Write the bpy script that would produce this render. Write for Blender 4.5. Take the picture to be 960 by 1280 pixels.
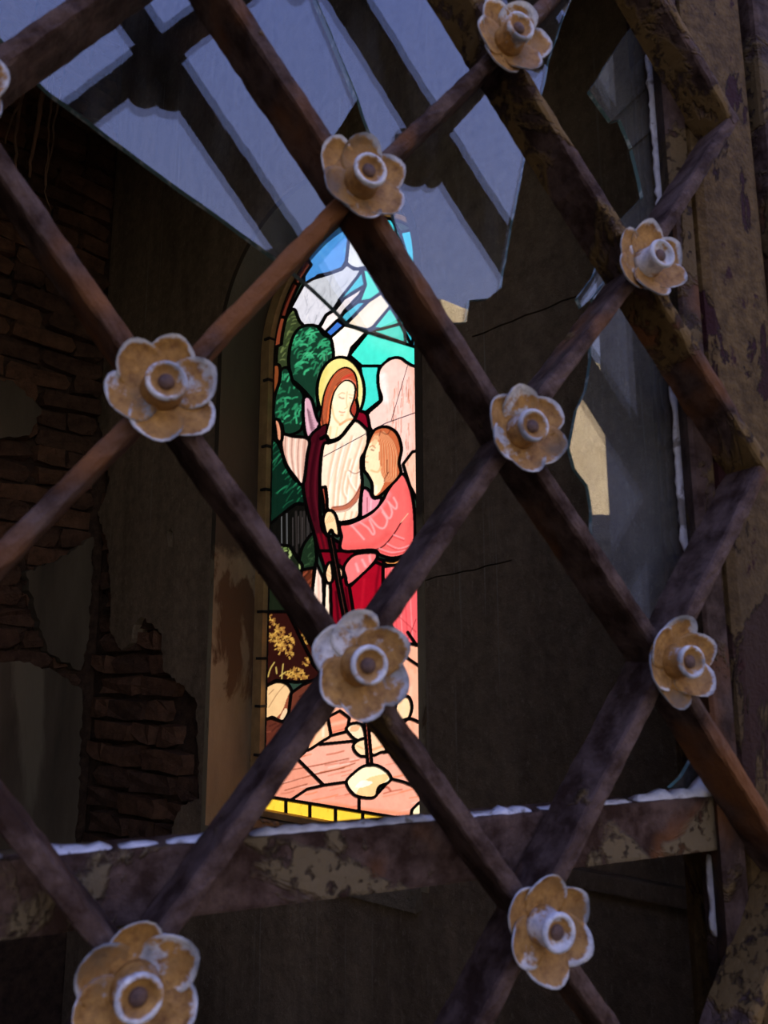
import bpy, bmesh, math, random
import numpy as np
from mathutils import Vector, Matrix
from mathutils.geometry import delaunay_2d_cdt
for o in list(bpy.data.objects): bpy.data.objects.remove(o)
scene = bpy.context.scene
COL = scene.collection
ZO = 1.62                                   # height of the grille's reference level above the floor

# ------------------------------------------------------------------ camera
FPX = 1000.35
CM = np.array([[0.9177, -0.39725, -0.00392], [0.06979, 0.17091, -0.98281], [0.3911, 0.90165, 0.18456]])
CP = np.array([-0.06414, -0.50915, -0.16958 + ZO])
cam_d = bpy.data.cameras.new('camera'); cam = bpy.data.objects.new('camera', cam_d); COL.objects.link(cam)
m = Matrix.Identity(4)
for r in range(3):
    m[r][0] = CM[0][r]; m[r][1] = -CM[1][r]; m[r][2] = -CM[2][r]; m[r][3] = CP[r]
cam.matrix_world = m
cam_d.sensor_fit = 'VERTICAL'; cam_d.sensor_height = 36.0; cam_d.lens = FPX / 1280 * 36.0
cam_d.clip_start = 0.02
cam_d.dof.use_dof = True; cam_d.dof.focus_distance = 2.1; cam_d.dof.aperture_fstop = 12.0
scene.camera = cam
# ------------------------------------------------------------------ sky, sun, exposure
scene.view_settings.view_transform = 'Standard'; scene.view_settings.look = 'None'
scene.view_settings.exposure = 0.0; scene.view_settings.gamma = 1.0
scene.view_settings.use_curve_mapping = False
w = bpy.data.worlds.new('sky'); scene.world = w; w.use_nodes = True
nt = w.node_tree; nt.nodes.clear()
tc = nt.nodes.new('ShaderNodeTexCoord'); sx = nt.nodes.new('ShaderNodeSeparateXYZ')
rp = nt.nodes.new('ShaderNodeValToRGB'); bg = nt.nodes.new('ShaderNodeBackground'); wo = nt.nodes.new('ShaderNodeOutputWorld')
nt.links.new(tc.outputs['Generated'], sx.inputs[0]); nt.links.new(sx.outputs[2], rp.inputs[0])
rp.color_ramp.elements[0].color = (0.80, 0.74, 0.70, 1); rp.color_ramp.elements[0].position = 0.0
el = rp.color_ramp.elements.new(0.42); el.color = (0.38, 0.44, 0.80, 1)
el = rp.color_ramp.elements[2]; el.color = (0.26, 0.345, 0.88, 1); el.position = 0.75
nt.links.new(rp.outputs[0], bg.inputs[0]); bg.inputs[1].default_value = 2.6
nt.links.new(bg.outputs[0], wo.inputs[0])
SUN_AZ, SUN_EL = math.radians(66), math.radians(36)
sd = bpy.data.lights.new('sun_offscreen', 'SUN'); so = bpy.data.objects.new('sun_offscreen', sd); COL.objects.link(so)
sd.energy = 26; sd.angle = math.radians(0.6); sd.color = (1.0, 0.92, 0.80)
sv = Vector((math.sin(SUN_AZ) * math.cos(SUN_EL), math.cos(SUN_AZ) * math.cos(SUN_EL), math.sin(SUN_EL)))
so.rotation_euler = (-sv).to_track_quat('-Z', 'Y').to_euler(); so.location = sv * 12

# ------------------------------------------------------------------ geometry of the place
def ray(x, y):
    return CM.T @ np.array([(x - 480) / FPX, (y - 640) / FPX, 1.0])
def at_y(x, y, Y):                          # point of the sight line on a plane parallel to the grille
    r = ray(x, y); return CP + r * (Y - CP[1]) / r[1]
PHI = math.radians(-25)                     # heading of the chapel wall that holds the stained glass
dW = np.array([math.sin(PHI), math.cos(PHI), 0]); nW = np.array([math.cos(PHI), -math.sin(PHI), 0])
P0 = np.array([1.00236, 0.52789, 0.0])
def WP(t, rho, z):                          # along that wall, out through it, height
    p = P0 + dW * t + nW * rho; return (p[0], p[1], z)
def on_wall(x, y, rho=0.0):
    r = ray(x, y); s = ((P0 + nW * rho - CP) @ nW) / (r @ nW); p = CP + r * s
    return (p - P0) @ dW, p[2]
T_END = 2.13
PC = P0 + dW * T_END
def LP(s, d, z):                            # left wall: away from the corner, out of its face into the room, height
    p = PC - nW * s - dW * d; return (p[0], p[1], z)
def on_left(x, y, d=0.0):
    r = ray(x, y); q = ((PC - dW * d - CP) @ dW) / (r @ dW); p = CP + r * q
    return -((p - PC) @ nW), p[2]

# ------------------------------------------------------------------ helpers
def obj(name, me, mat=None, parent=None):
    if isinstance(me, bmesh.types.BMesh):
        d = bpy.data.meshes.new(name); me.normal_update(); me.to_mesh(d); me.free(); me = d
    if mat is not None and not me.materials: me.materials.append(mat)
    o = bpy.data.objects.new(name, me); COL.objects.link(o)
    if parent is not None: o.parent = parent
    return o
def empty(name, loc=(0, 0, 0)):
    o = bpy.data.objects.new(name, None); COL.objects.link(o); o.location = loc; o.empty_display_size = 0.05
    return o
def tag(o, label, cat, group=None):
    o['label'] = label; o['category'] = cat
    if group: o['group'] = group
    return o
def struct(o): o['kind'] = 'structure'; return o
def place(o, parent):                       # parent that keeps world coordinates of meshes modelled in place
    o.parent = parent; o.matrix_parent_inverse = Matrix.Translation(parent.location).inverted(); return o
def smooth(o):
    for p in o.data.polygons: p.use_smooth = True
    return o
def bm_box(bm, lo, hi, bevel=0.0, f=None):
    vs = bmesh.ops.create_cube(bm, size=1)['verts']
    for v in vs:
        v.co = Vector([lo[k] + (v.co[k] + .5) * (hi[k] - lo[k]) for k in range(3)])
    if bevel:
        es = list({e for v in vs for e in v.link_edges})
        g = bmesh.ops.bevel(bm, geom=es, offset=bevel, segments=2, affect='EDGES', profile=.6)
        vs = list({v for fa in g['faces'] for v in fa.verts} | {v for v in vs if v.is_valid})
    if f:
        for v in vs: v.co = Vector(f(*v.co))
    return bm
def inside(p, poly):
    x, y = p; c = False; n = len(poly)
    for i in range(n):
        (x1, y1), (x2, y2) = poly[i], poly[i - 1]
        if (y1 > y) != (y2 > y) and x < (x2 - x1) * (y - y1) / (y2 - y1) + x1: c = not c
    return c
def poly_prism(pts, holes, f, d0, d1):      # flat outline (with holes) extruded between two depths, f(a, depth, b)
    vs, es = [], []
    for lp in [pts] + list(holes):
        k = len(vs); vs += [Vector((float(a), float(b))) for a, b in lp]; es += [(k + i, k + (i + 1) % len(lp)) for i in range(len(lp))]
    co, _, faces, *_ = delaunay_2d_cdt(vs, es, [], 2, 1e-6)
    def keep(fa):
        c = sum((co[i] for i in fa), Vector((0, 0))) / len(fa); return inside(c, pts) and not any(inside(c, h) for h in holes)
    faces = [fa for fa in faces if keep(fa)]
    out = bmesh.new()
    A = [out.verts.new(f(v.x, d0, v.y)) for v in co]; B = [out.verts.new(f(v.x, d1, v.y)) for v in co]
    cnt = {}
    for fa in faces:
        out.faces.new([A[i] for i in fa]); out.faces.new([B[i] for i in reversed(fa)])
        for i in range(len(fa)):
            e = (fa[i], fa[(i + 1) % len(fa)]); q = tuple(sorted(e)); cnt[q] = None if q in cnt else e
    for e in cnt.values():
        if e: out.faces.new((A[e[0]], A[e[1]], B[e[1]], B[e[0]]))
    bmesh.ops.recalc_face_normals(out, faces=out.faces)
    return out
def ragged(pts, step, amp, rng, closed=True):
    out = []
    n = len(pts)
    for i in range(n if closed else n - 1):
        a = np.array(pts[i], float); b = np.array(pts[(i + 1) % n], float); L = np.linalg.norm(b - a)
        k = max(1, int(L / step)); d = (b - a) / max(L, 1e-9); nn = np.array([-d[1], d[0]])
        for j in range(k):
            p = a + (b - a) * j / k
            if j: p = p + nn * rng.uniform(-amp, amp) + d * rng.uniform(-.2, .2) * step
            out.append(tuple(p))
    if not closed: out.append(tuple(pts[-1]))
    return out
def tube(path, rad, seg=6):
    bm = bmesh.new(); rings = []
    for i, p in enumerate(path):
        p = Vector(p); d = (Vector(path[min(i + 1, len(path) - 1)]) - Vector(path[max(i - 1, 0)])).normalized()
        a = d.orthogonal().normalized(); b = d.cross(a); r = rad[i] if hasattr(rad, '__len__') else rad
        rings.append([bm.verts.new(p + a * math.cos(k * 6.283 / seg) * r + b * math.sin(k * 6.283 / seg) * r) for k in range(seg)])
    for i in range(len(rings) - 1):
        for k in range(seg):
            bm.faces.new((rings[i][k], rings[i][(k + 1) % seg], rings[i + 1][(k + 1) % seg], rings[i + 1][k]))
    bm.faces.new(rings[0][::-1]); bm.faces.new(rings[-1]); return bm

# ------------------------------------------------------------------ materials
def s2l(c):
    return tuple(((v / 255) / 12.92 if v / 255 <= .04045 else ((v / 255 + .055) / 1.055) ** 2.4) for v in c)
class N:
    def __init__(s, name):
        s.m = bpy.data.materials.new(name); s.m.use_nodes = True; s.t = s.m.node_tree; s.t.nodes.clear()
        s.out = s.t.nodes.new('ShaderNodeOutputMaterial')
    def n(s, typ, **kw):
        o = s.t.nodes.new('ShaderNode' + typ)
        for k, v in kw.items():
            if k.startswith('i_'):
                key = k[2:]; key = int(key) if key.isdigit() else key.replace('_', ' ')
                if hasattr(v, 'is_output') or isinstance(v, bpy.types.NodeSocket): s.t.links.new(v, o.inputs[key])
                else: o.inputs[key].default_value = v
            else: setattr(o, k, v)
        return o
    def coords(s, scale=(1, 1, 1), kind='Object'):
        t = s.n('TexCoord'); mp = s.n('Mapping', i_Vector=t.outputs[kind], i_Scale=scale); return mp.outputs[0]
    def noise(s, vec, scale, detail=5, rough=.6, dist=0):
        return s.n('TexNoise', i_Vector=vec, i_Scale=scale, i_Detail=detail, i_Roughness=rough, i_Distortion=dist).outputs[0]
    def step(s, v, lo, hi):
        return s.n('MapRange', i_0=v, i_1=lo, i_2=hi, i_3=0.0, i_4=1.0).outputs[0]
    def mix(s, fac, a, b):
        o = s.t.nodes.new('ShaderNodeMix'); o.data_type = 'RGBA'
        for k, v in ((0, fac), (6, a), (7, b)):
            if isinstance(v, bpy.types.NodeSocket): s.t.links.new(v, o.inputs[k])
            else: o.inputs[k].default_value = v if k == 0 else (tuple(v) + (1,))[:4]
        return o.outputs[2]
    def math(s, op, a, b=0.0):
        return s.n('Math', operation=op, i_0=a, i_1=b).outputs[0]
    def bsdf(s, col, rough=.8, spec=.3, bump=None, bs=.5, bd=.01, metal=0.0):
        p = s.n('BsdfPrincipled')
        for k, v in (('Base Color', col), ('Roughness', rough), ('Specular IOR Level', spec), ('Metallic', metal)):
            if isinstance(v, bpy.types.NodeSocket): s.t.links.new(v, p.inputs[k])
            else: p.inputs[k].default_value = (tuple(v) + (1,))[:4] if k == 'Base Color' else v
        if bump is not None:
            b = s.n('Bump', i_Strength=bs, i_Distance=bd, i_Height=bump); s.t.links.new(b.outputs[0], p.inputs['Normal'])
        s.t.links.new(p.outputs[0], s.out.inputs[0]); return s.m

def m_iron(name, paint=.42, seed=0.0, dark=1.0, ochre=(.135, .082, .029)):
    n = N(name); v = n.coords(); v2 = n.n('VectorMath', operation='ADD', i_0=v, i_1=(seed, seed * 2, -seed)).outputs[0]
    a = n.noise(v2, 34, 9, .68); b = n.noise(v2, 9, 6, .6, .6); c = n.noise(v2, 60, 6, .7); g = n.noise(v2, 5, 4)
    col = n.mix(n.step(a, .40, .62), [k * dark for k in (.030, .015, .010)], [k * dark for k in (.105, .066, .052)])
    col = n.mix(n.step(g, .54, .64), col, [k * dark for k in (.165, .066, .023)])
    pm = n.math('MULTIPLY', n.step(b, 1 - paint - .02, 1 - paint + .02), n.step(c, .38, .46))
    col = n.mix(pm, col, ochre)
    h = n.math('ADD', n.math('MULTIPLY', pm, .9), n.math('ADD', a, n.math('MULTIPLY', c, .5)))
    return n.bsdf(col, .7, .10, h, 1.0, .004)
M = {}
M['bar'] = m_iron('rusted iron', .34)
M['bar_paint'] = m_iron('rusted iron with ochre paint', .52, 3.1)
M['transom'] = m_iron('rusted transom iron', .46, 7.7, 1.15, (.15, .11, .06))
M['stile'] = m_iron('dark stile iron', .42, 1.9, .75, (.09, .058, .024))
def m_jamb():
    n = N('flaking ochre paint'); v = n.coords((1, 1, .45)); a = n.noise(v, 11, 9, .68, .5); c = n.noise(n.coords(), 70, 6, .7); f = n.noise(n.coords(), 240, 3, .6)
    col = n.mix(n.step(c, .35, .7), (.046, .026, .009), (.125, .077, .028))
    pm = n.step(a, .545, .56)
    col = n.mix(pm, col, (.026, .007, .007))
    col = n.mix(n.math('MULTIPLY', n.step(n.noise(v, 4, 3), .55, .7), .4), col, (.05, .035, .022)); col = n.mix(n.step(n.noise(n.coords((1, 1, .6)), 42, 7, .7), .60, .63), col, (.03, .010, .009))
    h = n.math('SUBTRACT', n.math('ADD', n.math('MULTIPLY', f, .4), n.math('MULTIPLY', c, .5)), n.math('MULTIPLY', pm, .8))
    return n.bsdf(col, .7, .10, h, 1.0, .004)
M['jamb'] = m_jamb()
def m_rosette(name='ochre and white rosette paint', rim_w=1.0):
    n = N(name); v = n.coords(); oi = n.n('ObjectInfo'); at = n.n('Attribute', attribute_name='rim')
    v2 = n.n('VectorMath', operation='ADD', i_0=v, i_1=n.n('CombineXYZ', i_0=oi.outputs['Random'], i_1=n.math('MULTIPLY', oi.outputs['Random'], 7.3)).outputs[0]).outputs[0]
    a = n.noise(v2, 48, 8, .70); b = n.noise(v2, 120, 6, .7); c = n.noise(v2, 30, 4)
    ochre = n.mix(n.step(b, .30, .70), (.15, .063, .015), (.46, .245, .064))
    ochre = n.mix(n.step(c, .54, .68), ochre, (.14, .085, .04))
    white = n.mix(n.step(b, .35, .65), (.33, .33, .36), (.66, .64, .62))
    white = n.mix(n.step(c, .50, .62), white, (.18, .185, .20))
    bare = n.math('MULTIPLY', n.step(oi.outputs['Random'], .80, .84), .24)
    fac = n.math('ADD', n.math('MULTIPLY', at.outputs['Fac'], .50), n.math('ADD', n.math('MULTIPLY', n.math('SUBTRACT', a, .5), 1.7), bare))
    col = n.mix(n.step(fac, .20, .34), ochre, white)
    return n.bsdf(col, .6, .35, n.math('ADD', a, b), .7, .0018)
M['petal'] = m_rosette()
def m_simple(name, c0, c1, scale, rough=.85, bs=.6, bd=.004, stretch=(1, 1, 1), spec=.25, spots=None):
    n = N(name); v = n.coords(stretch); a = n.noise(v, scale, 8, .62); b = n.noise(v, scale * 5, 6, .65)
    col = n.mix(n.step(a, .32, .68), c0, c1)
    if spots: col = n.mix(n.step(n.noise(v, scale * .45, 6, .6, .5), spots[0], spots[0] + .05), col, spots[1])
    return n.bsdf(col, rough, spec, n.math('ADD', a, n.math('MULTIPLY', b, .5)), bs, bd)
M['rivet'] = m_simple('rivet rust', (.05, .03, .03), (.16, .09, .06), 120, .6, .7, .002)
M['putty'] = m_simple('old white putty', (.52, .50, .50), (.78, .77, .80), 90, .9, .8, .003, spots=(.60, (.25, .22, .2)))
M['brick'] = m_simple('rough clay brick', (.11, .054, .028), (.24, .118, .062), 22, .95, 1.0, .012)
M['brick_dark'] = m_simple('smoked clay brick', (.08, .042, .025), (.17, .088, .05), 26, .95, 1.0, .014)
M['mortar'] = m_simple('earth mortar', (.05, .029, .018), (.12, .068, .04), 30, .97, 1.0, .012)
M['pit'] = m_simple('soot stained plaster', (.07, .053, .033), (.17, .13, .082), 5, .93, .7, .006, (1, 1, .22), spots=(.60, (.22, .175, .11)))
def m_plaster():
    n = N('aged lime plaster'); v = n.coords((1, 1, .16)); a = n.noise(v, 4.5, 9, .66); b = n.noise(n.coords(), 30, 7, .7); f = n.noise(n.coords((1, 1, .5)), 90, 5, .7)
    col = n.mix(n.step(a, .30, .70), (.135, .092, .050), (.40, .285, .17))
    col = n.mix(n.math('MULTIPLY', n.step(b, .40, .70), .55), col, (.09, .06, .034))
    col = n.mix(n.math('MULTIPLY', n.step(f, .56, .72), .45), col, (.46, .36, .23))
    col = n.mix(n.math('MULTIPLY', n.step(n.noise(n.coords((1, 1, .012)), 75, 3, .55), .63, .70), n.step(n.noise(n.coords(), 3, 4), .45, .6)), col, (.32, .26, .18))
    return n.bsdf(col, .93, .25, n.math('ADD', n.math('ADD', a, b), n.math('MULTIPLY', f, .5)), .9, .008)
M['plaster'] = m_plaster()
def m_reveal():
    n = N('reveal plaster, sooted above'); v = n.coords((1, 1, .3)); a = n.noise(v, 7, 8, .62); b = n.noise(n.coords(), 24, 7, .65)
    col = n.mix(n.step(a, .32, .68), (.20, .155, .085), (.36, .285, .16)); col = n.mix(n.step(n.noise(n.coords((1, 1, .5)), 6, 6, .6, .5), .53, .57), col, (.12, .07, .032))
    z = n.n('SeparateXYZ', i_0=n.coords()).outputs[2]; zz = n.math('ADD', z, n.math('MULTIPLY', b, .10))
    col = n.mix(n.step(zz, 1.80, 1.84), col, n.mix(a, (.045, .033, .02), (.12, .09, .055)))
    return n.bsdf(col, .92, .25, n.math('ADD', a, b), .8, .006)
M['reveal'] = m_reveal()
M['sill'] = m_simple('dusty sill', (.17, .13, .08), (.32, .25, .16), 30, .95, 1, .01)
M['wframe'] = m_simple('ochre window frame', (.34, .21, .08), (.55, .35, .14), 18, .7, .5, .004)
M['floor'] = m_simple('dirt floor', (.05, .04, .03), (.10, .08, .06), 12, .95, .8, .01)
M['root'] = m_simple('dry root', (.28, .16, .09), (.5, .3, .17), 40, .9, .6, .003, (1, 1, .2))
M['ground'] = m_simple('pale cemetery ground', (.13, .105, .068), (.19, .15, .10), 3, .95, .5, .02)
M['beige'] = m_simple('sunlit beige render', (.62, .47, .28), (.78, .62, .40), 1.6, .9, .5, .02, spots=(.62, (.42, .36, .30)))
M['greystone'] = m_simple('dark grey stone', (.24, .24, .245), (.36, .36, .37), 1.5, .9, .5, .02, (1, 1, .3))
M['blocker_stone'] = m_simple('dark light blocker stone', (.045, .042, .040), (.085, .08, .075), 1.8, .9, .5, .02)  # kept dark so the added blocker bounces little light at the door
M['lead'] = m_simple('black lead', (.012, .010, .009), (.03, .025, .022), 60, .6, .3, .002)
def m_glass(name='dusty window glass', base=.005):
    n = N(name); v = n.coords((1, 1, .25)); fc = n.n('LayerWeight', i_Blend=.5).outputs['Facing']
    fr = n.math('ADD', n.math('MULTIPLY', n.math('POWER', fc, 5.0), .93), .062)
    gl = n.n('BsdfGlossy', i_Color=(1, 1, 1, 1), i_Roughness=0.0); tr = n.n('BsdfTransparent', i_Color=(.95, .975, .97, 1))
    ms = n.n('MixShader', i_0=fr, i_1=tr.outputs[0], i_2=gl.outputs[0])
    du = n.math('MULTIPLY', n.math('ADD', n.math('MULTIPLY', n.step(n.noise(v, 34, 5, .65), .45, .75), .028), n.math('MULTIPLY', n.step(n.noise(n.coords(), 420, 2, .5), .70, .76), .10)), 1.0)
    du = n.math('ADD', du, base)
    di = n.n('BsdfDiffuse', i_Color=(.55, .54, .52, 1)); m2 = n.n('MixShader', i_0=du, i_1=ms.outputs[0], i_2=di.outputs[0])
    n.t.links.new(m2.outputs[0], n.out.inputs[0]); return n.m
M['glass'] = m_glass(); M['glass_hazed'] = m_glass('hazed window glass', .042)  # slivers: dust plus added haze standing in for their grey reflection
def m_glass_edge():
    n = N('green glass edge'); a = n.noise(n.coords(), 90, 4)
    col = n.mix(n.step(a, .52, .66), (.17, .29, .29), (.70, .80, .78))  # near-white patches put the highlight of the broken edges into the colour
    return n.bsdf(col, .15, .8)
M['glass_edge'] = m_glass_edge()
def m_clear():
    n = N('clear outer face of coloured glass'); t = n.n('BsdfTransparent', i_Color=(1, 1, 1, 1)); n.t.links.new(t.outputs[0], n.out.inputs[0]); return n.m
M['clear'] = m_clear()
def m_pane():
    n = N('painted coloured glass'); at = n.n('Attribute', attribute_name='Paint'); v = n.coords()
    a = n.noise(v, 45, 4, .6); k = n.n('MapRange', i_0=a, i_1=.25, i_2=.75, i_3=.90, i_4=1.08).outputs[0]
    c = n.n('VectorMath', operation='SCALE', i_0=at.outputs['Color'], i_Scale=k).outputs[0]
    tr = n.n('BsdfTranslucent', i_Color=c); gl = n.n('BsdfGlossy', i_Roughness=.12)
    ms = n.n('MixShader', i_0=.03, i_1=tr.outputs[0], i_2=gl.outputs[0]); n.t.links.new(ms.outputs[0], n.out.inputs[0]); return n.m
M['pane'] = m_pane()
KT = 0.158                                   # light transmitted by a clear pane

# ================================================================== the chapel: walls, floor, ceiling
RHO = 0.17                                   # stained glass stands this far back in the wall
TC, ZC, RG, RO = 1.032, 0.79 + ZO, 0.343, 0.378
ZB = -0.585 + ZO                             # foot of the glass
H_ROOM = 4.2
def arch(r, zb, n=40):
    pts = [(TC - r, zb), (TC + r, zb)]
    pts += [(TC + r * math.cos(a), ZC + r * math.sin(a)) for a in np.linspace(0, math.pi, n)]
    return pts
rng = random.Random(5)
room = [WP(-.62, .24, 0)[:2], WP(T_END + .25, .24, 0)[:2], LP(1.7, -.25, 0)[:2], (-1.85, .03)]
floor = struct(obj('floor', poly_prism(room, [], lambda a, d, b: (a, b, d), -.2, 0.0), M['floor']))
ceil = struct(obj('ceiling', poly_prism(room, [], lambda a, d, b: (a, b, d), H_ROOM, H_ROOM + .15), M['pit']))

# right wall: brick core, plaster skin broken away beside the corner, bricks in the gap
core = poly_prism([(-.6, 0), (T_END + .05, 0), (T_END + .05, H_ROOM), (-.6, H_ROOM)], [arch(RO + .02, ZB - .06)], WP, .055, .235)
wall_r = struct(obj('wall_right', core, M['mortar']))
patch = [on_wall(*p) for p in [(116, 505), (128, 545), (137, 600), (131, 622), (122, 640), (134, 680), (138, 740), (138, 789), (152, 813), (163, 803), (167, 781), (177, 771), (202, 792),
         (204, 838), (227, 856), (245, 877), (248, 948), (249, 1000), (226, 1008), (207, 1060), (196, 1120), (150, 1160)]]
z_hi, z_lo = patch[0][1], patch[-1][1]
pl = [(-.6, 0), (T_END, 0), (T_END, z_lo)] + ragged(patch[::-1], .012, .006, rng, False) + [(T_END, z_hi + .05), (T_END, H_ROOM), (-.6, H_ROOM)]
def slit(p, wd):
    p = [on_wall(*q) for q in p]; p = ragged(p, .03, .004, rng, False)
    return [(a, b - wd * .5) for a, b in p] + [(a, b + wd * .5) for a, b in p[::-1]]
holes = [arch(RO + .004, ZB - .05), [on_wall(*p) for p in [(209, 664), (213, 660), (217, 668), (216, 684), (210, 683)]],
         slit([(590, 421), (640, 402), (720, 371)], .004), slit([(532, 726), (580, 714), (640, 700)], .003), slit([(560, 500), (566, 640)], .0025)]
skin = obj('plaster_skin', poly_prism(pl, holes, WP, 0, .055), M['plaster'], wall_r)
rev = obj('window_reveal', poly_prism(arch(RO + .02, ZB - .06), [arch(RO, ZB - .02)], WP, -.004, .165), M['reveal'], wall_r)
bm = bmesh.new()
pr = [(-.02, ZB - .055), (RHO + .05, ZB - .004), (RHO + .05, ZB - .08), (-.02, ZB - .10)]
A = [bm.verts.new(WP(TC - RO, a, b)) for a, b in pr]; B = [bm.verts.new(WP(TC + RO, a, b)) for a, b in pr]
for i in range(4): bm.faces.new((A[i], A[(i + 1) % 4], B[(i + 1) % 4], B[i]))
bm.faces.new(A[::-1]); bm.faces.new(B); bmesh.ops.recalc_face_normals(bm, faces=bm.faces)
obj('window_sill', bm, M['sill'], wall_r)
for k, (px, py, sz) in enumerate([(345, 1016, .010), (362, 1022, .007), (336, 1012, .008), (378, 1027, .009), (352, 1024, .006), (330, 1020, .011)]):
    t, z = on_wall(px, py, RHO - .06); bm = bmesh.new(); bmesh.ops.create_icosphere(bm, subdivisions=1, radius=sz)
    for v in bm.verts: v.co = Vector(WP(t + v.co.x * rng.uniform(.7, 1.4), RHO - .06 + v.co.y, ZB - .012 + v.co.z * .6))
    obj('rubble', bm, M['sill'], wall_r)
zm = on_wall(800, 1105)[1]
bm = bm_box(bmesh.new(), (-.55, -.022, zm - .022), (.62, .004, zm + .010), .004, f=WP)
obj('moulding', bm, M['plaster'], wall_r)

# bricks
def brick_mesh(k, L, Hh, D):
    r = random.Random(k); bm = bmesh.new(); bmesh.ops.create_cube(bm, size=1); bmesh.ops.subdivide_edges(bm, edges=bm.edges[:], cuts=1, use_grid_fill=True)
    for v in bm.verts:
        c = v.co; rr = 1 - .10 * (abs(c.x) > .4) * (abs(c.z) > .4)
        v.co = Vector((c.x * L * (rr if abs(c.x) > .4 else 1) + r.uniform(-.010, .010), c.y * D + r.uniform(-.010, .010), c.z * Hh * rr + r.uniform(-.008, .007)))
    me = bpy.data.meshes.new('brick'); bm.to_mesh(me); bm.free()
    for p in me.polygons: p.use_smooth = False
    return me
BR = [brick_mesh(k, .215, .058, .09) for k in range(6)]
BRH = [brick_mesh(40 + k, .105, .058, .09) for k in range(4)]
for i, b in enumerate(BR + BRH): b.materials.append(M['brick'] if i % 3 else M['brick_dark'])
def put_brick(parent, P, ex, ey, half, r):
    o = bpy.data.objects.new('brick', r.choice(BRH if half else BR)); COL.objects.link(o); o.parent = parent
    ex, ey = Vector(ex), Vector(ey); mm = Matrix((ex, ey, Vector((0, 0, 1)))).transposed()
    o.matrix_world = Matrix.Translation(P) @ (mm @ Matrix.Rotation(r.uniform(-.035, .035), 3, 'Y') @ Matrix.Rotation(r.uniform(-.05, .05), 3, 'Z') @ Matrix.Rotation(r.choice((0, math.pi)), 3, 'X')).to_4x4()
    return o
gap = patch + [(T_END + .02, z_lo - .02), (T_END + .02, z_hi + .02)]
r = random.Random(11); z = 0.88; row = 0
while z < 2.3:
    t = T_END - .02 - (row % 2) * .06
    while t > 1.38:
        half = r.random() < .3; L = .105 if half else .215; c = (t - L / 2, z)
        if any(inside((c[0] + dx, c[1] + dz), gap) for dx in (-L / 2, 0, L / 2) for dz in (-.03, .03)) and c[0] - L / 2 > TC + RO + .03:
            put_brick(wall_r, WP(c[0], .062 + r.uniform(-.012, .014), z), dW, -nW, half, r)
        t -= L + .012
    z += .071; row += 1

# left wall
wall_l = struct(obj('wall_left', poly_prism([(-.24, 0), (1.62, 0), (1.62, H_ROOM), (-.24, H_ROOM)], [], LP, -.03, -.25), M['mortar']))
r = random.Random(3); z = 0.70; row = 0
lpatch = [[(-70, 838), (20, 826), (62, 838), (98, 862), (103, 1000), (99, 1140), (-70, 1160)],
          [(28, 716), (70, 700), (112, 672), (112, 800), (96, 838), (58, 818), (42, 772)],
          [(-60, 478), (12, 478), (48, 514), (32, 546), (0, 549), (-60, 566)]]
lpatch = [[(max(.004, s), z) for s, z in (on_left(*p) for p in q)] for q in lpatch]
while z < 4.1:
    s = .008 - (row % 2) * .0 ; first = row % 2
    while s < .80:
        half = first or r.random() < .22; first = False; L = .105 if half else .215
        c = (s + L / 2, z + r.uniform(-.004, .004))
        if not any(all(inside((c[0] + dx, c[1] + dz), q) for dx in (-L / 2, L / 2) for dz in (-.03, .03)) for q in lpatch) and c[0] - L / 2 > -.01:
            put_brick(wall_l, LP(c[0], -.045 + r.uniform(-.014, .016), c[1]), nW, -dW, half, r)
        s += L + .010
    z += .069; row += 1
for q in lpatch:
    obj('plaster_patch', poly_prism(ragged(q, .015, .006, rng), [], LP, -.02, .026), M['pit'], wall_l)
# side wall and front wall round the door opening
a, b = LP(1.55, 0, 0), (-1.72, .10)
dd = np.array([b[0] - a[0], b[1] - a[1]]); dd /= np.linalg.norm(dd); L = math.hypot(b[0] - a[0], b[1] - a[1])
struct(obj('wall_side', bm_box(bmesh.new(), (-.15, 0, 0), (L, .18, H_ROOM), f=lambda x, y, z: (a[0] + dd[0] * x + dd[1] * y, a[1] + dd[1] * x - dd[0] * y, z)), M['pit']))
fr = [(-1.85, 0), (-.625, 0), (-.625, ZO + 1.37), (.625, ZO + 1.37), (.625, 0), (6.5, 0), (6.5, 4.5), (-1.85, 4.5)]  # long right end and extra height are added, unseen, to shade the ground
struct(obj('wall_front', poly_prism(fr, [], lambda x, d, z: (x, d, z), .03, .115), M['plaster']))

# ================================================================== the iron door: jambs, stiles, transom, putty
door = struct(empty('door_1', (0, .06, 0)))
def dpart(name, lo, hi, mat, bev=.003):
    return place(obj(name, bm_box(bmesh.new(), lo, hi, bev), M[mat]), door)
for s in (1, -1):
    X = lambda a, b: (min(s * a, s * b), max(s * a, s * b))
    for nm, x0, x1, y0, y1, mt, bv in (('jamb', .5035, .594, .026, .11, 'jamb', .012),
                                       ('outer_post', .606, .720, .022, .112, 'stile', .006)):
        xa, xb = X(x0, x1); dpart(nm, (xa, y0, 0.0), (xb, y1, ZO + 1.34), mt, bv)
for s in (1, -1):
    bm = bmesh.new(); sec = [(.474, .0295), (.477, .027), (.4985, .027), (.5010, .0295), (.5010, .067), (.4885, .067), (.4885, .056)]
    lo = [bm.verts.new((s * a, b, 0)) for a, b in sec]; hi = [bm.verts.new((s * a, b, ZO + 1.34)) for a, b in sec]
    for i in range(len(sec)): bm.faces.new((lo[i], lo[(i + 1) % len(sec)], hi[(i + 1) % len(sec)], hi[i]))
    bm.faces.new(lo); bm.faces.new(hi); bmesh.ops.recalc_face_normals(bm, faces=bm.faces); place(obj('stile', bm, M['stile']), door)
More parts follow.
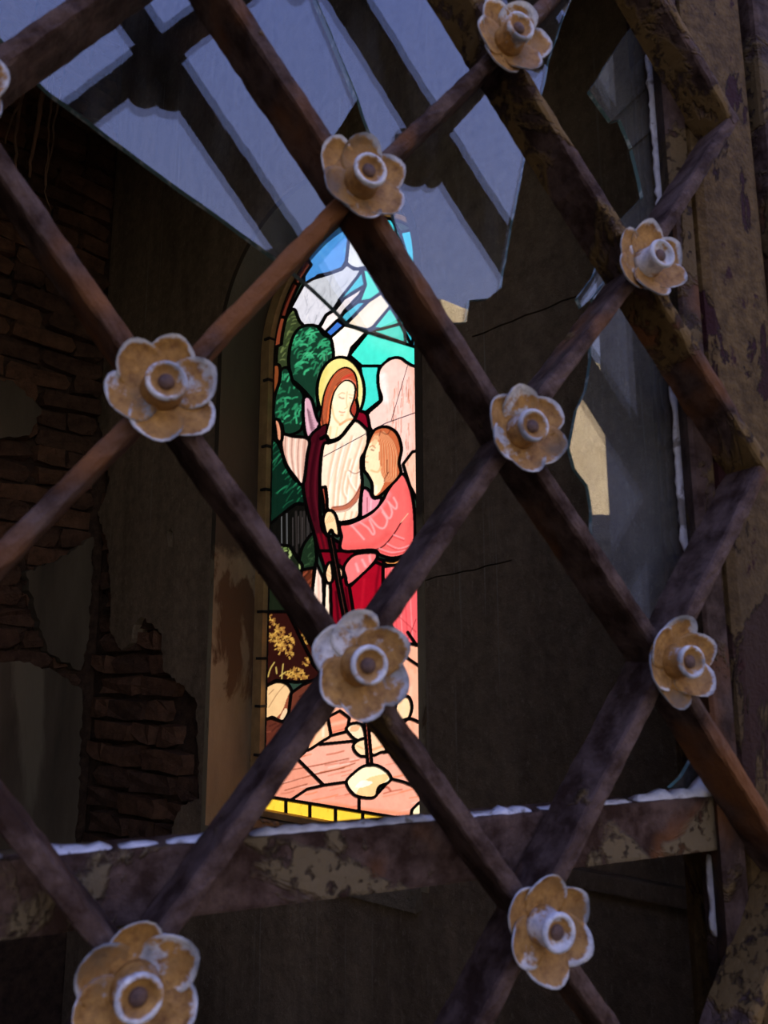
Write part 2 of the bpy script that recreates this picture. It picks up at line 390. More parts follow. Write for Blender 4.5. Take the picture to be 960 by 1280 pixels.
dpart('transom', (-.490, .036, ZO - .327), (.4830, .070, ZO - .2825), 'transom', .003)
dpart('bottom_rail', (-.50, .026, ZO - 1.02), (.50, .085, ZO - .945), 'transom')
dpart('kick_panel', (-.50, .045, 0.06), (.50, .060, ZO - 1.0), 'stile', .001)
dpart('sill_rail', (-.50, .030, 0.0), (.50, .085, .07), 'transom')
dpart('head_rail', (-.63, .026, ZO + 1.285), (.63, .11, ZO + 1.368), 'transom')
YG = .062
def bead(pts, hgt, dep, rr, parent, up=(0, 0, 1)):       # ragged run of old putty: pts along, random height
    bm = bmesh.new(); rings = []; up = Vector(up)
    for i, (p, h) in enumerate(zip(pts, hgt)):
        p = Vector(p); d = dep * rr.uniform(.85, 1.1)
        q = [p + Vector((0, -d * .5, 0)) - up * .002, p + Vector((0, -d * .42, 0)) + up * h * rr.uniform(.3, .6), p + Vector((0, -d * .1, 0)) + up * h,
             p + Vector((0, d * .4, 0)) + up * h * rr.uniform(.6, 1), p + Vector((0, d * .5, 0)) - up * .002]
        rings.append([bm.verts.new(v) for v in q])
    for i in range(len(rings) - 1):
        for k in range(5): bm.faces.new((rings[i][k], rings[i][(k + 1) % 5], rings[i + 1][(k + 1) % 5], rings[i + 1][k]))
    bm.faces.new(rings[0][::-1]); bm.faces.new(rings[-1]); bmesh.ops.recalc_face_normals(bm, faces=bm.faces)
    return place(smooth(obj('putty_bead', bm, M['putty'])), parent)
rr = random.Random(8)
for x0, x1, hh in ((-.40, -.22, .003), (-.20, -.072, .004), (-.060, -.010, .0045), (-.006, .020, .003), (.022, .075, .005), (.078, .30, .0045), (.305, .395, .004), (.40, .486, .007)):
    n = max(4, int((x1 - x0) / .006)); xs = np.linspace(x0, x1, n)
    hs = [hh * .75 * rr.uniform(.45, 1.5) * (.35 if i in (0, n - 1) else 1) + (max(0, (x - .462)) * .75) for i, x in enumerate(xs)]
    bead([(x, .0460, ZO - .2835) for x in xs], hs, .017, rr, door)
for z0, z1, wd in ((-.07, .20, .0065), (.205, .46, .006), (-.40, -.335, .005), (-.27, -.255, .006)):
    n = max(4, int((z1 - z0) / .006)); zs = np.linspace(z0, z1, n)
    bead([(.4875, YG - .006, ZO + z) for z in zs], [wd * rr.uniform(.5, 1.2) * (.3 if i in (0, n - 1) else 1) for i in range(n)], .006, rr, door, (-1, 0, 0))

# ================================================================== the grille
GA, GH = 0.13307, 0.17189
PHOTO = {(0, 0): (205, 483), (0, 1): (455, 222), (0, 2): (641, 45), (1, 0): (453, 832), (1, 1): (657, 537), (1, 2): (816, 325), (2, 0): (686, 1160), (2, 1): (851, 827), (1, -1): (170, 1238)}
def node(i, j):
    if (i, j) in PHOTO: p = at_y(*PHOTO[(i, j)], -.024); return p[0], p[2]
    x = (i + j) * GA; x = max(-.521, min(.521, x)); return x, (j - i) * GH + ZO
grille = tag(empty('iron_grille', (0, .02, .60)), 'rusted iron lattice of diagonal bars with ochre and white rosettes at the crossings', 'grille')
def bar_mesh(path, seed, dy=0.0, tips=(0, 0)):
    r = random.Random(seed); P = []
    path = [np.array(p) for p in path]
    for a, b in zip(path[:-1], path[1:]):
        n = max(2, int(np.linalg.norm(b - a) / .008))
        for k in range(n): P.append(a + (b - a) * k / n)
    P.append(path[-1]); P = np.array(P)
    sec = [(-.0058, .0290), (.0058, .0290), (.0062, -.0108), (.0050, -.0132), (.0016, -.0140), (-.0016, -.0140), (-.0050, -.0132), (-.0062, -.0108)]
    bm = bmesh.new(); rings = []
    for k in range(len(P)):
        d = P[min(k + 1, len(P) - 1)] - P[max(k - 1, 0)]; d /= np.linalg.norm(d); nn = np.array([-d[1], d[0]])
        ring = []
        for wv, y in sec:
            wj = wv * (1 + r.uniform(-.09, .09)); q = P[k] + nn * wj
            ring.append(bm.verts.new((q[0], y + dy + r.uniform(-.0006, .0006), q[1])))
        rings.append(ring)
    m = len(sec)
    for k in range(len(rings) - 1):
        for e in range(m): bm.faces.new((rings[k][e], rings[k][(e + 1) % m], rings[k + 1][(e + 1) % m], rings[k + 1][e]))
    bm.faces.new(rings[0][::-1]); bm.faces.new(rings[-1]); bmesh.ops.recalc_face_normals(bm, faces=bm.faces)
    return bm
KTOP, KBOT = 7, 5
def run(fixed, fam):
    nodes = []
    for k in range(-9, 10):
        i, j = (k, fixed) if fam == 'u' else (fixed, k)
        if abs(i + j) <= 4 and -KBOT <= j - i <= KTOP: nodes.append((i, j))
    if len(nodes) < 2: return None
    path = [np.array(node(*n)) for n in nodes]
    for end in (0, -1):
        i, j = nodes[end]
        if abs(i + j) < 4:
            a, b = path[end], path[1 if end == 0 else -2]; e = a + (a - b) * .48; path.insert(0, e) if end == 0 else path.append(e)
        else:
            a, b = path[end], path[1 if end == 0 else -2]; d = (a - b) / np.linalg.norm(a - b); path[end] = a + d * .004
    return path
for fam in 'uv':
    for fixed in range(-6, 7):
        path = run(fixed, fam)
        if path:
            mat = M['bar_paint'] if (fam == 'u' and fixed in (2, 3)) or (fam == 'v' and fixed == 3) else M['bar']
            place(obj('lattice_bar', bar_mesh(path, fixed * 7 + (fam == 'u') * 100, 0 if fam == 'u' else .0012), mat), grille)
RR = .035
def petal_mesh(seed):
    r = random.Random(seed); bm = bmesh.new(); lay = bm.verts.layers.float.new('rim'); NR, NS = 6, 22
    def pt(q, a):
        lob = .0165 * (1 + .035 * math.sin(3 * a + seed) + .02 * math.sin(5 * a + 2 * seed))
        x = .0184 + q * lob * math.cos(a); y = q * lob * 1.0 * math.sin(a); rad = math.hypot(x, y)
        z = .0015 + 6.5 * rad * rad + max(0, q - .62) ** 2 * .026 * max(0, min(1, (math.cos(a) + .1) / .7)) + .0009 * math.sin(2 * a + seed) * q
        rim = max(0, (q - .80) / .20) * max(0, min(1, (math.cos(a) - .0) / .5))
        return (x, y, z), rim
    c = bm.verts.new(pt(0, 0)[0]); c[lay] = 0; rows = []
    for k in range(1, NR + 1):
        row = []
        for e in range(NS):
            p, rim = pt(k / NR, e * 2 * math.pi / NS); p = (p[0], p[1], p[2] + r.uniform(-.0003, .0003)); v = bm.verts.new(p); v[lay] = rim; row.append(v)
        rows.append(row)
    bk = []
    for e in range(NS):
        v0 = rows[-1][e]; v = bm.verts.new((v0.co.x - .0004, v0.co.y, v0.co.z - .0024)); v[lay] = .8; bk.append(v)
    cb = bm.verts.new((.0212, 0, -.0005)); cb[lay] = 0
    for e in range(NS):
        f = (e + 1) % NS; bm.faces.new((c, rows[0][e], rows[0][f]))
        for k in range(NR - 1): bm.faces.new((rows[k][e], rows[k + 1][e], rows[k + 1][f], rows[k][f]))
        bm.faces.new((rows[-1][e], bk[e], bk[f], rows[-1][f])); bm.faces.new((bk[e], cb, bk[f]))
    bmesh.ops.recalc_face_normals(bm, faces=bm.faces)
    me = bpy.data.meshes.new('petal'); bm.to_mesh(me); bm.free(); me.materials.append(M['petal'])
    for p in me.polygons: p.use_smooth = True
    return me
def lathe(name, prof, mat, seg=24):                # profile of (radius, height, rim)
    bm = bmesh.new(); lay = bm.verts.layers.float.new('rim'); rings = []
    for rad, z, rim in prof:
        if rad < 1e-6: v = bm.verts.new((0, 0, z)); v[lay] = rim; rings.append([v])
        else:
            ring = []
            for e in range(seg):
                v = bm.verts.new((rad * math.cos(e * 6.28319 / seg), rad * math.sin(e * 6.28319 / seg), z)); v[lay] = rim; ring.append(v)
            rings.append(ring)
    for a, b in zip(rings[:-1], rings[1:]):
        for e in range(seg):
            f = (e + 1) % seg
            if len(a) == 1: bm.faces.new((a[0], b[e], b[f]))
            elif len(b) == 1: bm.faces.new((a[e], a[f], b[0]))
            else: bm.faces.new((a[e], a[f], b[f], b[e]))
    bmesh.ops.recalc_face_normals(bm, faces=bm.faces); me = bpy.data.meshes.new(name); bm.to_mesh(me); bm.free(); me.materials.append(mat)
    for p in me.polygons: p.use_smooth = True
    return me
PETALS = [petal_mesh(k) for k in range(4)]
PLATE = lathe('rosette', [(0, -.001, 0), (.022, -.001, 0), (.022, .0035, 0), (.013, .0022, 0), (0, .002, 0)], M['petal'])
BOSS = lathe('boss', [(0, .0015, 0), (.0145, .0015, 0), (.0125, .006, .1), (.0112, .014, .3), (.0118, .0175, .35), (.0128, .0205, .7), (.0122, .0225, .8), (.0102, .0228, .7), (.0088, .0205, .2), (.006, .0188, .1), (0, .0184, 0)], M['petal'])
RIVET = lathe('rivet', [(.0052, .0180, 0), (.0050, .0200, 0), (.0030, .0215, 0), (0, .0220, 0)], M['rivet'], 14)
TURN = {(0, 0): 20, (1, 0): 34, (1, 1): 35, (0, 1): 27, (2, 1): 22, (2, 0): 26, (1, 2): 30, (0, 2): 8, (1, -1): 30}
rr = random.Random(21)
for i in range(-6, 7):
    for j in range(-6, 7):
        if abs(i + j) > 3 or not -4 <= j - i <= 6: continue
        x, zz = node(i, j); rt = math.radians(TURN.get((i, j), rr.uniform(0, 60)))
        ro = bpy.data.objects.new('rosette', PLATE); COL.objects.link(ro); ro.parent = grille; ro.matrix_parent_inverse = Matrix.Translation(grille.location).inverted()
        ro.location = (x, -.0142, zz); ro.rotation_euler = (math.pi / 2, 0, 0)
        for k in range(6):
            p = bpy.data.objects.new('petal', PETALS[(k + i * 2 + j) % 4]); COL.objects.link(p); p.parent = ro
            p.rotation_euler = (rr.uniform(-.05, .05), rr.uniform(-.10, .08), rt + k * math.pi / 3 + rr.uniform(-.06, .06)); p.location = (0, 0, .0006 * (k % 2) + rr.uniform(0, .0006))
            sc = rr.uniform(.95, 1.05); p.scale = (sc, sc, 1)
        for me in (BOSS, RIVET):
            b = bpy.data.objects.new(me.name.split('.')[0], me); COL.objects.link(b); b.parent = ro
            b.location = (0, 0, 0); b.rotation_euler = (rr.uniform(-.05, .05) if me is BOSS else 0, 0, rr.uniform(0, 6))

# ================================================================== broken panes in the door
def shard(pts, label, y=YG, th=.0045, tilt=(0, 0), rag=.0006, seed=1, group=None):
    r = random.Random(seed); q = [at_y(px, py, y) for px, py in pts]; q = ragged([(p[0], ZO + 1.292 if py < -150 else p[2]) for p, (px, py) in zip(q, pts)], .014, rag, r)
    bm = poly_prism(q, [], lambda a, d, b: (a, d, b), y, y + th)
    for f in bm.faces:
        f.material_index = 0 if abs(f.normal.y) > .7 else 1
    c = sum((v.co for v in bm.verts), Vector()) / len(bm.verts)
    for v in bm.verts:
        d = v.co - c; v.co.y += d.x * tilt[0] + d.z * tilt[1]; v.co -= c
    me = bpy.data.meshes.new('glass_shard'); bm.to_mesh(me); bm.free(); me.materials.append(M['glass' if seed < 4 else 'glass_hazed']); me.materials.append(M['glass_edge'])
    o = bpy.data.objects.new('glass_shard', me); COL.objects.link(o); o.location = c
    return tag(o, label, 'glass shard', group)
shard([(28, 82), (12, 60), (-40, 0), (-90, -170), (360, -170), (380, -60), (395, 0), (447, 124), (418, 168), (432, 262), (470, 338), (506, 396), (509, 428), (458, 413), (436, 404), (392, 361), (342, 320), (180, 203), (60, 114)],
      'large broken sheet of glass with a long straight slanting lower edge, mirroring blue sky', seed=2, th=.006)
shard([(448, 123), (396, -1), (381, -60), (362, -170), (790, -170), (770, -110), (712, 5), (690, 65), (677, 120), (662, 172), (655, 205), (640, 282), (627, 359), (610, 373), (587, 375), (583, 402), (556, 405), (545, 392), (513, 325), (497, 290), (471, 192)],
      'broken sheet of glass with stepped lower tip, mirroring blue sky above the stained glass', seed=3, y=YG + .0005)
g = 'thin broken glass slivers in the upper corner of the right stile'
shard([(776, 52), (737, 113), (743, 122), (764, 151), (815, 103), (826, 96), (818, 40), (800, 20)], 'grey broken glass sliver by the right stile, topmost with slanted lower edge', seed=4, y=YG + .001, rag=.0003)
shard([(765, 152), (775, 149), (790, 184), (818, 160), (828, 150), (824, 98), (815, 105)], 'small grey broken glass piece wedged between two longer slivers by the stile', seed=5, y=YG, rag=.0003)
shard([(790, 186), (800, 226), (804, 246), (770, 281), (757, 305), (742, 345), (722, 372), (727, 384), (740, 372), (760, 345), (838, 300), (832, 215), (828, 153), (818, 162)], 'curved grey broken glass piece reaching behind a rosette by the right stile', seed=6, y=YG + .0005, rag=.0003)
shard([(762, 346), (741, 374), (754, 404), (738, 426), (739, 450), (733, 488), (721, 513), (712, 560), (719, 586), (735, 607), (740, 636), (741, 684), (757, 716), (800, 800), (850, 860), (880, 850), (866, 690), (856, 560), (847, 430), (839, 302)],
      'tall grey broken glass piece with jagged left edge and a beige reflection', seed=7, y=YG)
shard([(838, 985), (852, 972), (866, 948), (884, 930), (890, 988)], 'small triangular glass remnant in the corner of transom and right stile', seed=8, y=YG)

# ================================================================== the stained glass window
sgw = tag(empty('stained_glass_window', WP(TC, RHO, ZB)), 'arched stained glass window of a winged haloed figure and a child in pink', 'stained glass')
place(obj('window_frame', poly_prism(arch(RO, ZB - .012), [arch(RG - .004, ZB + .004)], WP, RHO - .022, RHO + .03), M['wframe']), sgw)
for zz in (.86, .72, .50, .36, .10, -.02, -.16, -.30, -.44):
    t = TC + RG + .006
    place(obj('fixing_pin', bm_box(bmesh.new(), (t - .016, RHO - .028, zz * .98 + ZO - .004), (t + .010, RHO - .004, zz * .98 + ZO + .004), .001, f=WP), M['lead']), sgw)
for ends in ([(511, 452), (489, 526)], [(404, 571), (482, 529), (530, 512)]):          # stay wires outside the window, crossing the sunlight
    path = []
    for px, py in ends:
        t, z = on_wall(px, py, RHO); path.append(Vector(WP(t, RHO, z)) + sv * .045)
    place(obj('stay_wire', tube(path, .0015, 6), M['lead']), sgw)
GX0, GX1, GY0, GY1 = 324, 600, 252, 1040
FS = 0.5
fx = np.arange(GX0, GX1, FS) + FS / 2; fy = np.arange(GY0, GY1, FS) + FS / 2
def unproj(xs, ys, rho):
    d = np.stack([(xs - 480) / FPX, (ys - 640) / FPX, np.ones_like(xs)], -1) @ CM
    s = ((P0 + nW * rho - CP) @ nW) / (d @ nW); return CP + d * s[..., None]
FX, FY = np.meshgrid(fx, fy)
gp = unproj(FX, FY, RHO); GT = (gp - P0) @ dW; GZ = gp[..., 2]
in_glass = (np.abs(GT - TC) < RG) & (GZ > ZB) & ((GZ < ZC) | ((GT - TC) ** 2 + (GZ - ZC) ** 2 < RG ** 2))
def pmask(poly, X=FX, Y=FY):
    m = np.zeros(X.shape, bool); px = [p[0] for p in poly]; py = [p[1] for p in poly]
    c0 = max(0, int((min(px) - GX0) / FS) - 1); c1 = int((max(px) - GX0) / FS) + 2; r0 = max(0, int((min(py) - GY0) / FS) - 1); r1 = int((max(py) - GY0) / FS) + 2
    x = X[r0:r1, c0:c1]; y = Y[r0:r1, c0:c1]; s = np.zeros(x.shape, bool); n = len(poly)
    for i in range(n):
        x1, y1 = poly[i]; x2, y2 = poly[i - 1]
        if y1 == y2: continue
        s ^= ((y1 > y) != (y2 > y)) & (x < (x2 - x1) * (y - y1) / (y2 - y1) + x1)
    m[r0:r1, c0:c1] = s; return m
def ell(cx, cy, rx, ry, n=40, rot=0):
    return [(cx + rx * math.cos(a) * math.cos(rot) - ry * math.sin(a) * math.sin(rot), cy + rx * math.cos(a) * math.sin(rot) + ry * math.sin(a) * math.cos(rot)) for a in np.linspace(0, 2 * math.pi, n, endpoint=False)]
def spl(pts, n=5, closed=True):               # smooth a hand-drawn outline
    P = [np.array(p, float) for p in pts]; L = len(P); out = []
    for i in range(L if closed else L - 1):
        g = lambda k: P[k % L] if closed else P[max(0, min(L - 1, k))]
        a, b, c, d = g(i - 1), g(i), g(i + 1), g(i + 2)
        for k in range(n):
            t = k / n; out.append(tuple(.5 * (2 * b + (c - a) * t + (2 * a - 5 * b + 4 * c - d) * t * t + (3 * b - a - 3 * c + d) * t ** 3)))
    if not closed: out.append(tuple(P[-1]))
    return out
ids = np.full(FX.shape, -1, int); ids[in_glass] = 0
PCOL = [(40, 60, 50)]; PNAME = {'back': 0}
def pane(name, col, pts, sm=True):
    PNAME[name] = len(PCOL); PCOL.append(col)
    m = pmask(spl(pts) if sm else pts) & in_glass; ids[m] = PNAME[name]
# -- sky and clouds
pane('sky_top', (74, 150, 232), [(380, 360), (380, 255), (442, 255), (437, 297), (433, 326), (428, 335), (412, 341), (398, 344), (391, 350)], False)
pane('cloud_a', (226, 230, 238), [(441, 255), (436, 300), (433, 328), (438, 333), (446, 336), (456, 334), (480, 350), (480, 255)], False)
pane('cloud_b', (206, 210, 226), [(364, 384), (380, 355), (392, 348), (412, 342), (428, 336), (434, 330), (443, 336), (453, 336), (447, 346), (430, 370), (424, 376), (416, 388), (408, 393), (399, 408), (391, 406), (380, 412), (372, 400)], False)
pane('streak_a', (236, 226, 232), [(400, 409), (408, 394), (420, 386), (430, 373), (442, 366), (456, 357), (450, 368), (431, 388), (423, 400), (407, 416)], False)
pane('blue_a', (56, 112, 205), [(407, 415), (422, 400), (431, 406), (414, 422)], False)
pane('cyan_a', (66, 196, 224), [(424, 375), (447, 346), (453, 337), (462, 341), (457, 356), (440, 366), (430, 373)], False)
pane('cyan_b', (80, 230, 216), [(453, 336), (461, 337), (477, 365), (463, 375), (449, 377), (457, 356)], False)
pane('cyan_c', (80, 190, 224), [(430, 391), (448, 377), (460, 376), (441, 396), (432, 405), (424, 400)], False)
pane('ray_a', (255, 240, 226), [(433, 405), (460, 377), (477, 366), (489, 382), (466, 409), (459, 412), (438, 407)], False)
pane('ray_b', (255, 246, 238), [(413, 422), (431, 406), (460, 413), (440, 434), (436, 446), (417, 457)], False)
pane('cyan_d', (76, 224, 210), [(466, 410), (488, 383), (502, 404), (477, 411)], False)
pane('cyan_e', (74, 222, 210), [(461, 413), (476, 411), (503, 404), (515, 432)], False)
pane('turq_a', (66, 226, 210), [(437, 444), (461, 414), (515, 432), (540, 440), (540, 470), (514, 456), (500, 447), (487, 448), (477, 457), (452, 457)], False)
pane('turq_b', (62, 220, 212), [(450, 457), (474, 457), (473, 480), (476, 500), (457, 515), (444, 512), (455, 490)], False)
pane('cyan_f', (60, 205, 228), [(478, 255), (500, 290), (508, 318), (513, 345), (520, 400), (515, 432), (489, 382), (477, 364), (461, 338)], False)
pane('cyan_g', (56, 190, 232), [(500, 290), (520, 286), (560, 330), (562, 470), (540, 470), (540, 440), (515, 432), (520, 400), (513, 345), (508, 318)], False)
pane('cyan_h', (70, 210, 225), [(560, 330), (600, 330), (600, 560), (562, 530)], False)
# -- trees
pane('tree_olive', (46, 58, 34), [(346, 470), (347, 430), (354, 404), (367, 386), (374, 400), (381, 412), (366, 428), (360, 462)])
pane('tree_dark', (13, 34, 26), [(336, 650), (336, 480), (350, 470), (372, 470), (402, 480), (400, 540), (386, 604), (372, 632), (352, 644)])
pane('tree_a', (18, 52, 38), [(361, 450), (364, 428), (372, 412), (385, 406), (397, 408), (405, 418), (414, 424), (417, 450), (410, 468), (400, 492), (396, 515), (388, 497), (372, 480), (364, 472)])
pane('tree_b', (16, 50, 36), [(344, 490), (350, 466), (356, 459), (362, 462), (367, 478), (380, 494), (379, 530), (372, 540), (356, 543), (352, 530), (342, 522)])
pane('brown_a', (120, 62, 32), [(338, 462), (349, 456), (350, 474), (345, 490), (340, 502)])
pane('tree_low', (8, 34, 25), [(336, 656), (336, 548), (345, 550), (352, 562), (358, 582), (370, 600), (382, 606), (384, 630), (371, 629), (352, 643)])
pane('forest', (10, 10, 9), [(336, 706), (336, 656), (352, 643), (371, 629), (385, 630), (393, 662), (396, 700), (378, 710), (360, 716)], False)
pane('bush_green', (22, 40, 26), [(374, 716), (376, 690), (384, 674), (393, 668), (396, 704), (390, 711)])
pane('flowers', (20, 28, 18), [(334, 765), (334, 700), (345, 680), (362, 682), (378, 706), (378, 745), (360, 770)], False)
pane('earth_a', (84, 38, 24), [(377, 712), (393, 709), (391, 745), (389, 790), (377, 770), (374, 740)], False)  # brown is darkened by the shade on this side of the window
pane('autumn_a', (40, 14, 12), [(330, 858), (330, 764), (360, 764), (392, 800), (410, 850), (370, 852), (345, 850)], False)
pane('autumn_b', (52, 20, 12), [(360, 764), (377, 770), (392, 792), (410, 850), (392, 830)], False)
pane('rock_a', (226, 190, 142), [(326, 900), (326, 866), (344, 852), (358, 854), (365, 864), (364, 882), (354, 901), (340, 896)])
pane('earth_b', (96, 48, 36), [(364, 866), (378, 856), (400, 846), (420, 880), (400, 910), (360, 900)], False)
pane('earth_c', (88, 42, 32), [(324, 900), (340, 897), (354, 902), (372, 900), (372, 960), (324, 990)], False)  # earth panes carry the shadow at the glass's left in their colour
# -- ground
pane('ground_a', (226, 150, 128), [(324, 1000), (350, 965), (372, 948), (405, 981), (384, 986), (366, 998), (345, 1010)], False)
pane('ground_b', (242, 172, 154), [(372, 948), (385, 936), (413, 919), (440, 925), (520, 930), (560, 970), (560, 1000), (505, 977), (489, 973), (433, 977), (405, 981)], False)
pane('ground_c', (240, 160, 140), [(360, 1004), (366, 998), (384, 986), (405, 981), (433, 977), (449, 996), (449, 1016)], False)
pane('ground_d', (244, 168, 148), [(449, 1030), (449, 996), (471, 993), (489, 973), (505, 977), (560, 1000), (560, 1040)], False)
pane('stone', (255, 240, 205), [(433, 977), (441, 967), (455, 957), (470, 956), (483, 963), (489, 972), (485, 978), (474, 983), (471, 993), (464, 997), (447, 995), (438, 988)])
pane('cream_low', (250, 238, 200), [(513, 1030), (515, 1012), (524, 1003), (560, 1000), (560, 1040)], False)
pane('leg_ground', (246, 178, 152), [(400, 930), (400, 800), (560, 800), (560, 930), (522, 932), (480, 940), (440, 926)], False)
pane('rock_right', (255, 214, 170), [(505, 870), (512, 872), (515, 884), (511, 897), (500, 903), (494, 890), (497, 876)])
pane('foot_a', (250, 196, 158), [(384, 937), (393, 914), (409, 896), (411, 904), (414, 918), (403, 926)])
pane('foot_b', (238, 146, 118), [(410, 896), (425, 888), (437, 897), (434, 914), (414, 919)], False)
pane('sandal_a', (250, 222, 190), [(433, 910), (440, 904), (452, 905), (457, 920), (452, 926), (443, 923), (436, 916)])
pane('sandal_b', (250, 214, 172), [(442, 931), (450, 924), (460, 924), (462, 942), (452, 945), (444, 939)])
pane('foot_c', (255, 206, 172), [(460, 914), (472, 916), (484, 936), (476, 940), (464, 942)])
# -- the winged figure
pane('wing', (246, 206, 200), [(474, 462), (487, 449), (500, 447), (514, 456), (560, 480), (575, 600), (560, 690), (520, 620), (500, 590), (495, 560), (484, 538), (468, 540), (461, 530), (460, 517), (475, 503), (477, 496), (473, 482)])
pane('wing_low', (240, 190, 170), [(504, 580), (516, 564), (560, 560), (570, 660), (530, 640), (512, 606)], False)
pane('wing_small', (206, 160, 182), [(379, 502), (384, 495), (390, 500), (395, 518), (399, 531), (392, 542), (384, 546), (380, 530)])
pane('halo', (238, 224, 142), ell(426, 489, 29.5, 43))
pane('hair', (176, 78, 48), [(431, 459), (441, 463), (446, 474), (447, 492), (446, 506), (451, 515), (444, 526), (436, 530), (410, 545), (400, 532), (402, 512), (405, 494), (411, 478), (420, 465)])
pane('face', (255, 236, 206), [(430, 476), (438, 476), (444, 483), (443, 497), (438, 513), (444, 524), (438, 530), (426, 546), (413, 551), (408, 544), (412, 525), (414, 505), (419, 488)])
pane('cape', (58, 8, 20), [(408, 530), (388, 545), (383, 575), (379, 606), (384, 636), (392, 664), (399, 690), (408, 714), (418, 735), (440, 735), (440, 690), (415, 672), (402, 656), (400, 600), (403, 565), (412, 552), (408, 543)])
pane('cape_back', (120, 10, 34), [(444, 523), (450, 514), (459, 518), (462, 538), (456, 542)])
pane('tunic', (252, 228, 208), [(404, 557), (413, 553), (426, 547), (443, 526), (455, 533), (460, 541), (459, 560), (452, 572), (452, 590), (453, 605), (450, 630), (448, 646), (430, 652), (420, 650), (410, 636), (402, 622), (400, 596)])
pane('arm_sleeve', (226, 192, 178), [(353, 543), (366, 545), (386, 549), (384, 570), (379, 605), (369, 596), (358, 580), (352, 560)])
pane('arm_hand', (210, 146, 116), [(343, 525), (349, 525), (353, 538), (352, 551), (346, 549), (344, 536)])
pane('skirt_a', (240, 214, 200), [(395, 702), (404, 722), (405, 745), (403, 800), (388, 790), (391, 735)], False)
pane('skirt_red', (116, 6, 26), [(399, 688), (440, 688), (480, 700), (480, 800), (414, 800), (412, 730)], False)
pane('skirt_b', (248, 226, 206), [(406, 728), (413, 725), (415, 800), (403, 800)], False)
pane('robe_red', (158, 10, 34), [(437, 734), (455, 716), (470, 702), (479, 706), (479, 790), (452, 800), (442, 765)], False)
# -- the child
pane('child_sleeve_low', (236, 118, 122), [(430, 708), (443, 693), (468, 690), (471, 698), (455, 716), (436, 731), (432, 720)])
pane('child_inner', (232, 150, 172), [(451, 644), (453, 612), (461, 612), (467, 622), (477, 622), (472, 634), (456, 645)])
pane('child_skirt', (236, 96, 104), [(479, 708), (500, 705), (530, 700), (530, 806), (508, 804), (494, 790), (480, 765)], False)
pane('child_dress', (234, 104, 104), [(502, 592), (511, 604), (517, 628), (519, 660), (517, 682), (506, 693), (490, 697), (475, 693), (466, 687), (428, 688), (427, 670), (425, 656), (440, 653), (464, 641), (478, 626), (486, 611)])
pane('belt', (226, 150, 84), [(480, 700), (492, 701), (504, 696), (504, 704), (484, 706)])
pane('child_head', (190, 100, 62), [(463, 546), (470, 536), (483, 533), (496, 541), (502, 560), (499, 578), (501, 592), (488, 607), (474, 620), (466, 619), (465, 604), (460, 594), (455, 586), (455, 570), (459, 557)])
pane('hand_top', (252, 214, 168), [(404, 648), (408, 639), (415, 638), (421, 647), (424, 668), (418, 668), (414, 662), (409, 669), (405, 657)])
pane('hand_low', (246, 206, 164), [(406, 716), (411, 703), (415, 706), (416, 725), (409, 728)])
pane('thumb_low', (240, 190, 150), [(423, 706), (429, 712), (429, 720), (424, 724), (421, 714)])
pane('staff_top', (150, 70, 54), [(401, 609), (407, 608), (409, 624), (409, 638), (405, 640), (404, 626)], False)
pane('staff', (190, 96, 80), [(411, 670), (415.5, 670), (428, 738), (460, 898), (465, 956), (460, 956), (455, 898), (424, 742)], False)
# -- borders
tl = lambda x, y: on_wall(x, y, RHO)
arc_d = np.hypot(GT - TC, GZ - ZC)
top_ring = in_glass & (GZ > ZC + .03) & (arc_d > RG - .036) & (GT > TC)
ang = np.degrees(np.arctan2(GZ - ZC, GT - TC))
for k, (a0, a1) in enumerate([(2, 22), (22, 42), (42, 56)]):
    PNAME['border_%d' % k] = len(PCOL); PCOL.append([(116, 54, 34), (84, 34, 24), (96, 42, 28)][k]); ids[top_ring & (ang >= a0) & (ang < a1)] = PNAME['border_%d' % k]
for k in range(8):
    PNAME['gold_%d' % k] = len(PCOL); PCOL.append((246, 196, 116)); ids[in_glass & (GZ > ZC) & (arc_d > RG - .022) & (ang >= 84 + k * 12) & (ang < 96 + k * 12)] = PNAME['gold_%d' % k]
zst = ZB + .040
bot = in_glass & (GZ < zst); cells = np.floor((GT - (TC - RG)) / .098).astype(int)
for k in range(14):
    PNAME['yellow_%d' % k] = len(PCOL); PCOL.append((252, 208, 66)); ids[bot & (cells == k)] = PNAME['yellow_%d' % k]
ids[~in_glass] = -1
# -- lead: every boundary between two panes
lead = np.zeros(ids.shape, bool)
def grow(mask, rad):
    out = mask.copy(); R = int(rad)
    for dy in range(-R, R + 1):
        for dx in range(-R, R + 1):
            if dx * dx + dy * dy <= rad * rad and (dx or dy):
                s = np.roll(np.roll(mask, dy, 0), dx, 1); out |= s
    return out
edge = np.zeros(ids.shape, bool)
edge[:, 1:] |= (ids[:, 1:] != ids[:, :-1]); edge[1:, :] |= (ids[1:, :] != ids[:-1, :])
thin = np.isin(ids, [PNAME['face'], PNAME['staff'], PNAME['staff_top']])
lead = grow(edge & ~grow(np.isin(ids, [PNAME['face'], PNAME['hair']]), 2), 3.0) | grow(edge, 1.0)
def seg_dist(X, Y, pts):
    d = np.full(X.shape, 1e9)
    for (x1, y1), (x2, y2) in zip(pts[:-1], pts[1:]):
        vx, vy = x2 - x1, y2 - y1; L = vx * vx + vy * vy + 1e-9; t = np.clip(((X - x1) * vx + (Y - y1) * vy) / L, 0, 1)
        d = np.minimum(d, np.hypot(X - x1 - t * vx, Y - y1 - t * vy))
    return d
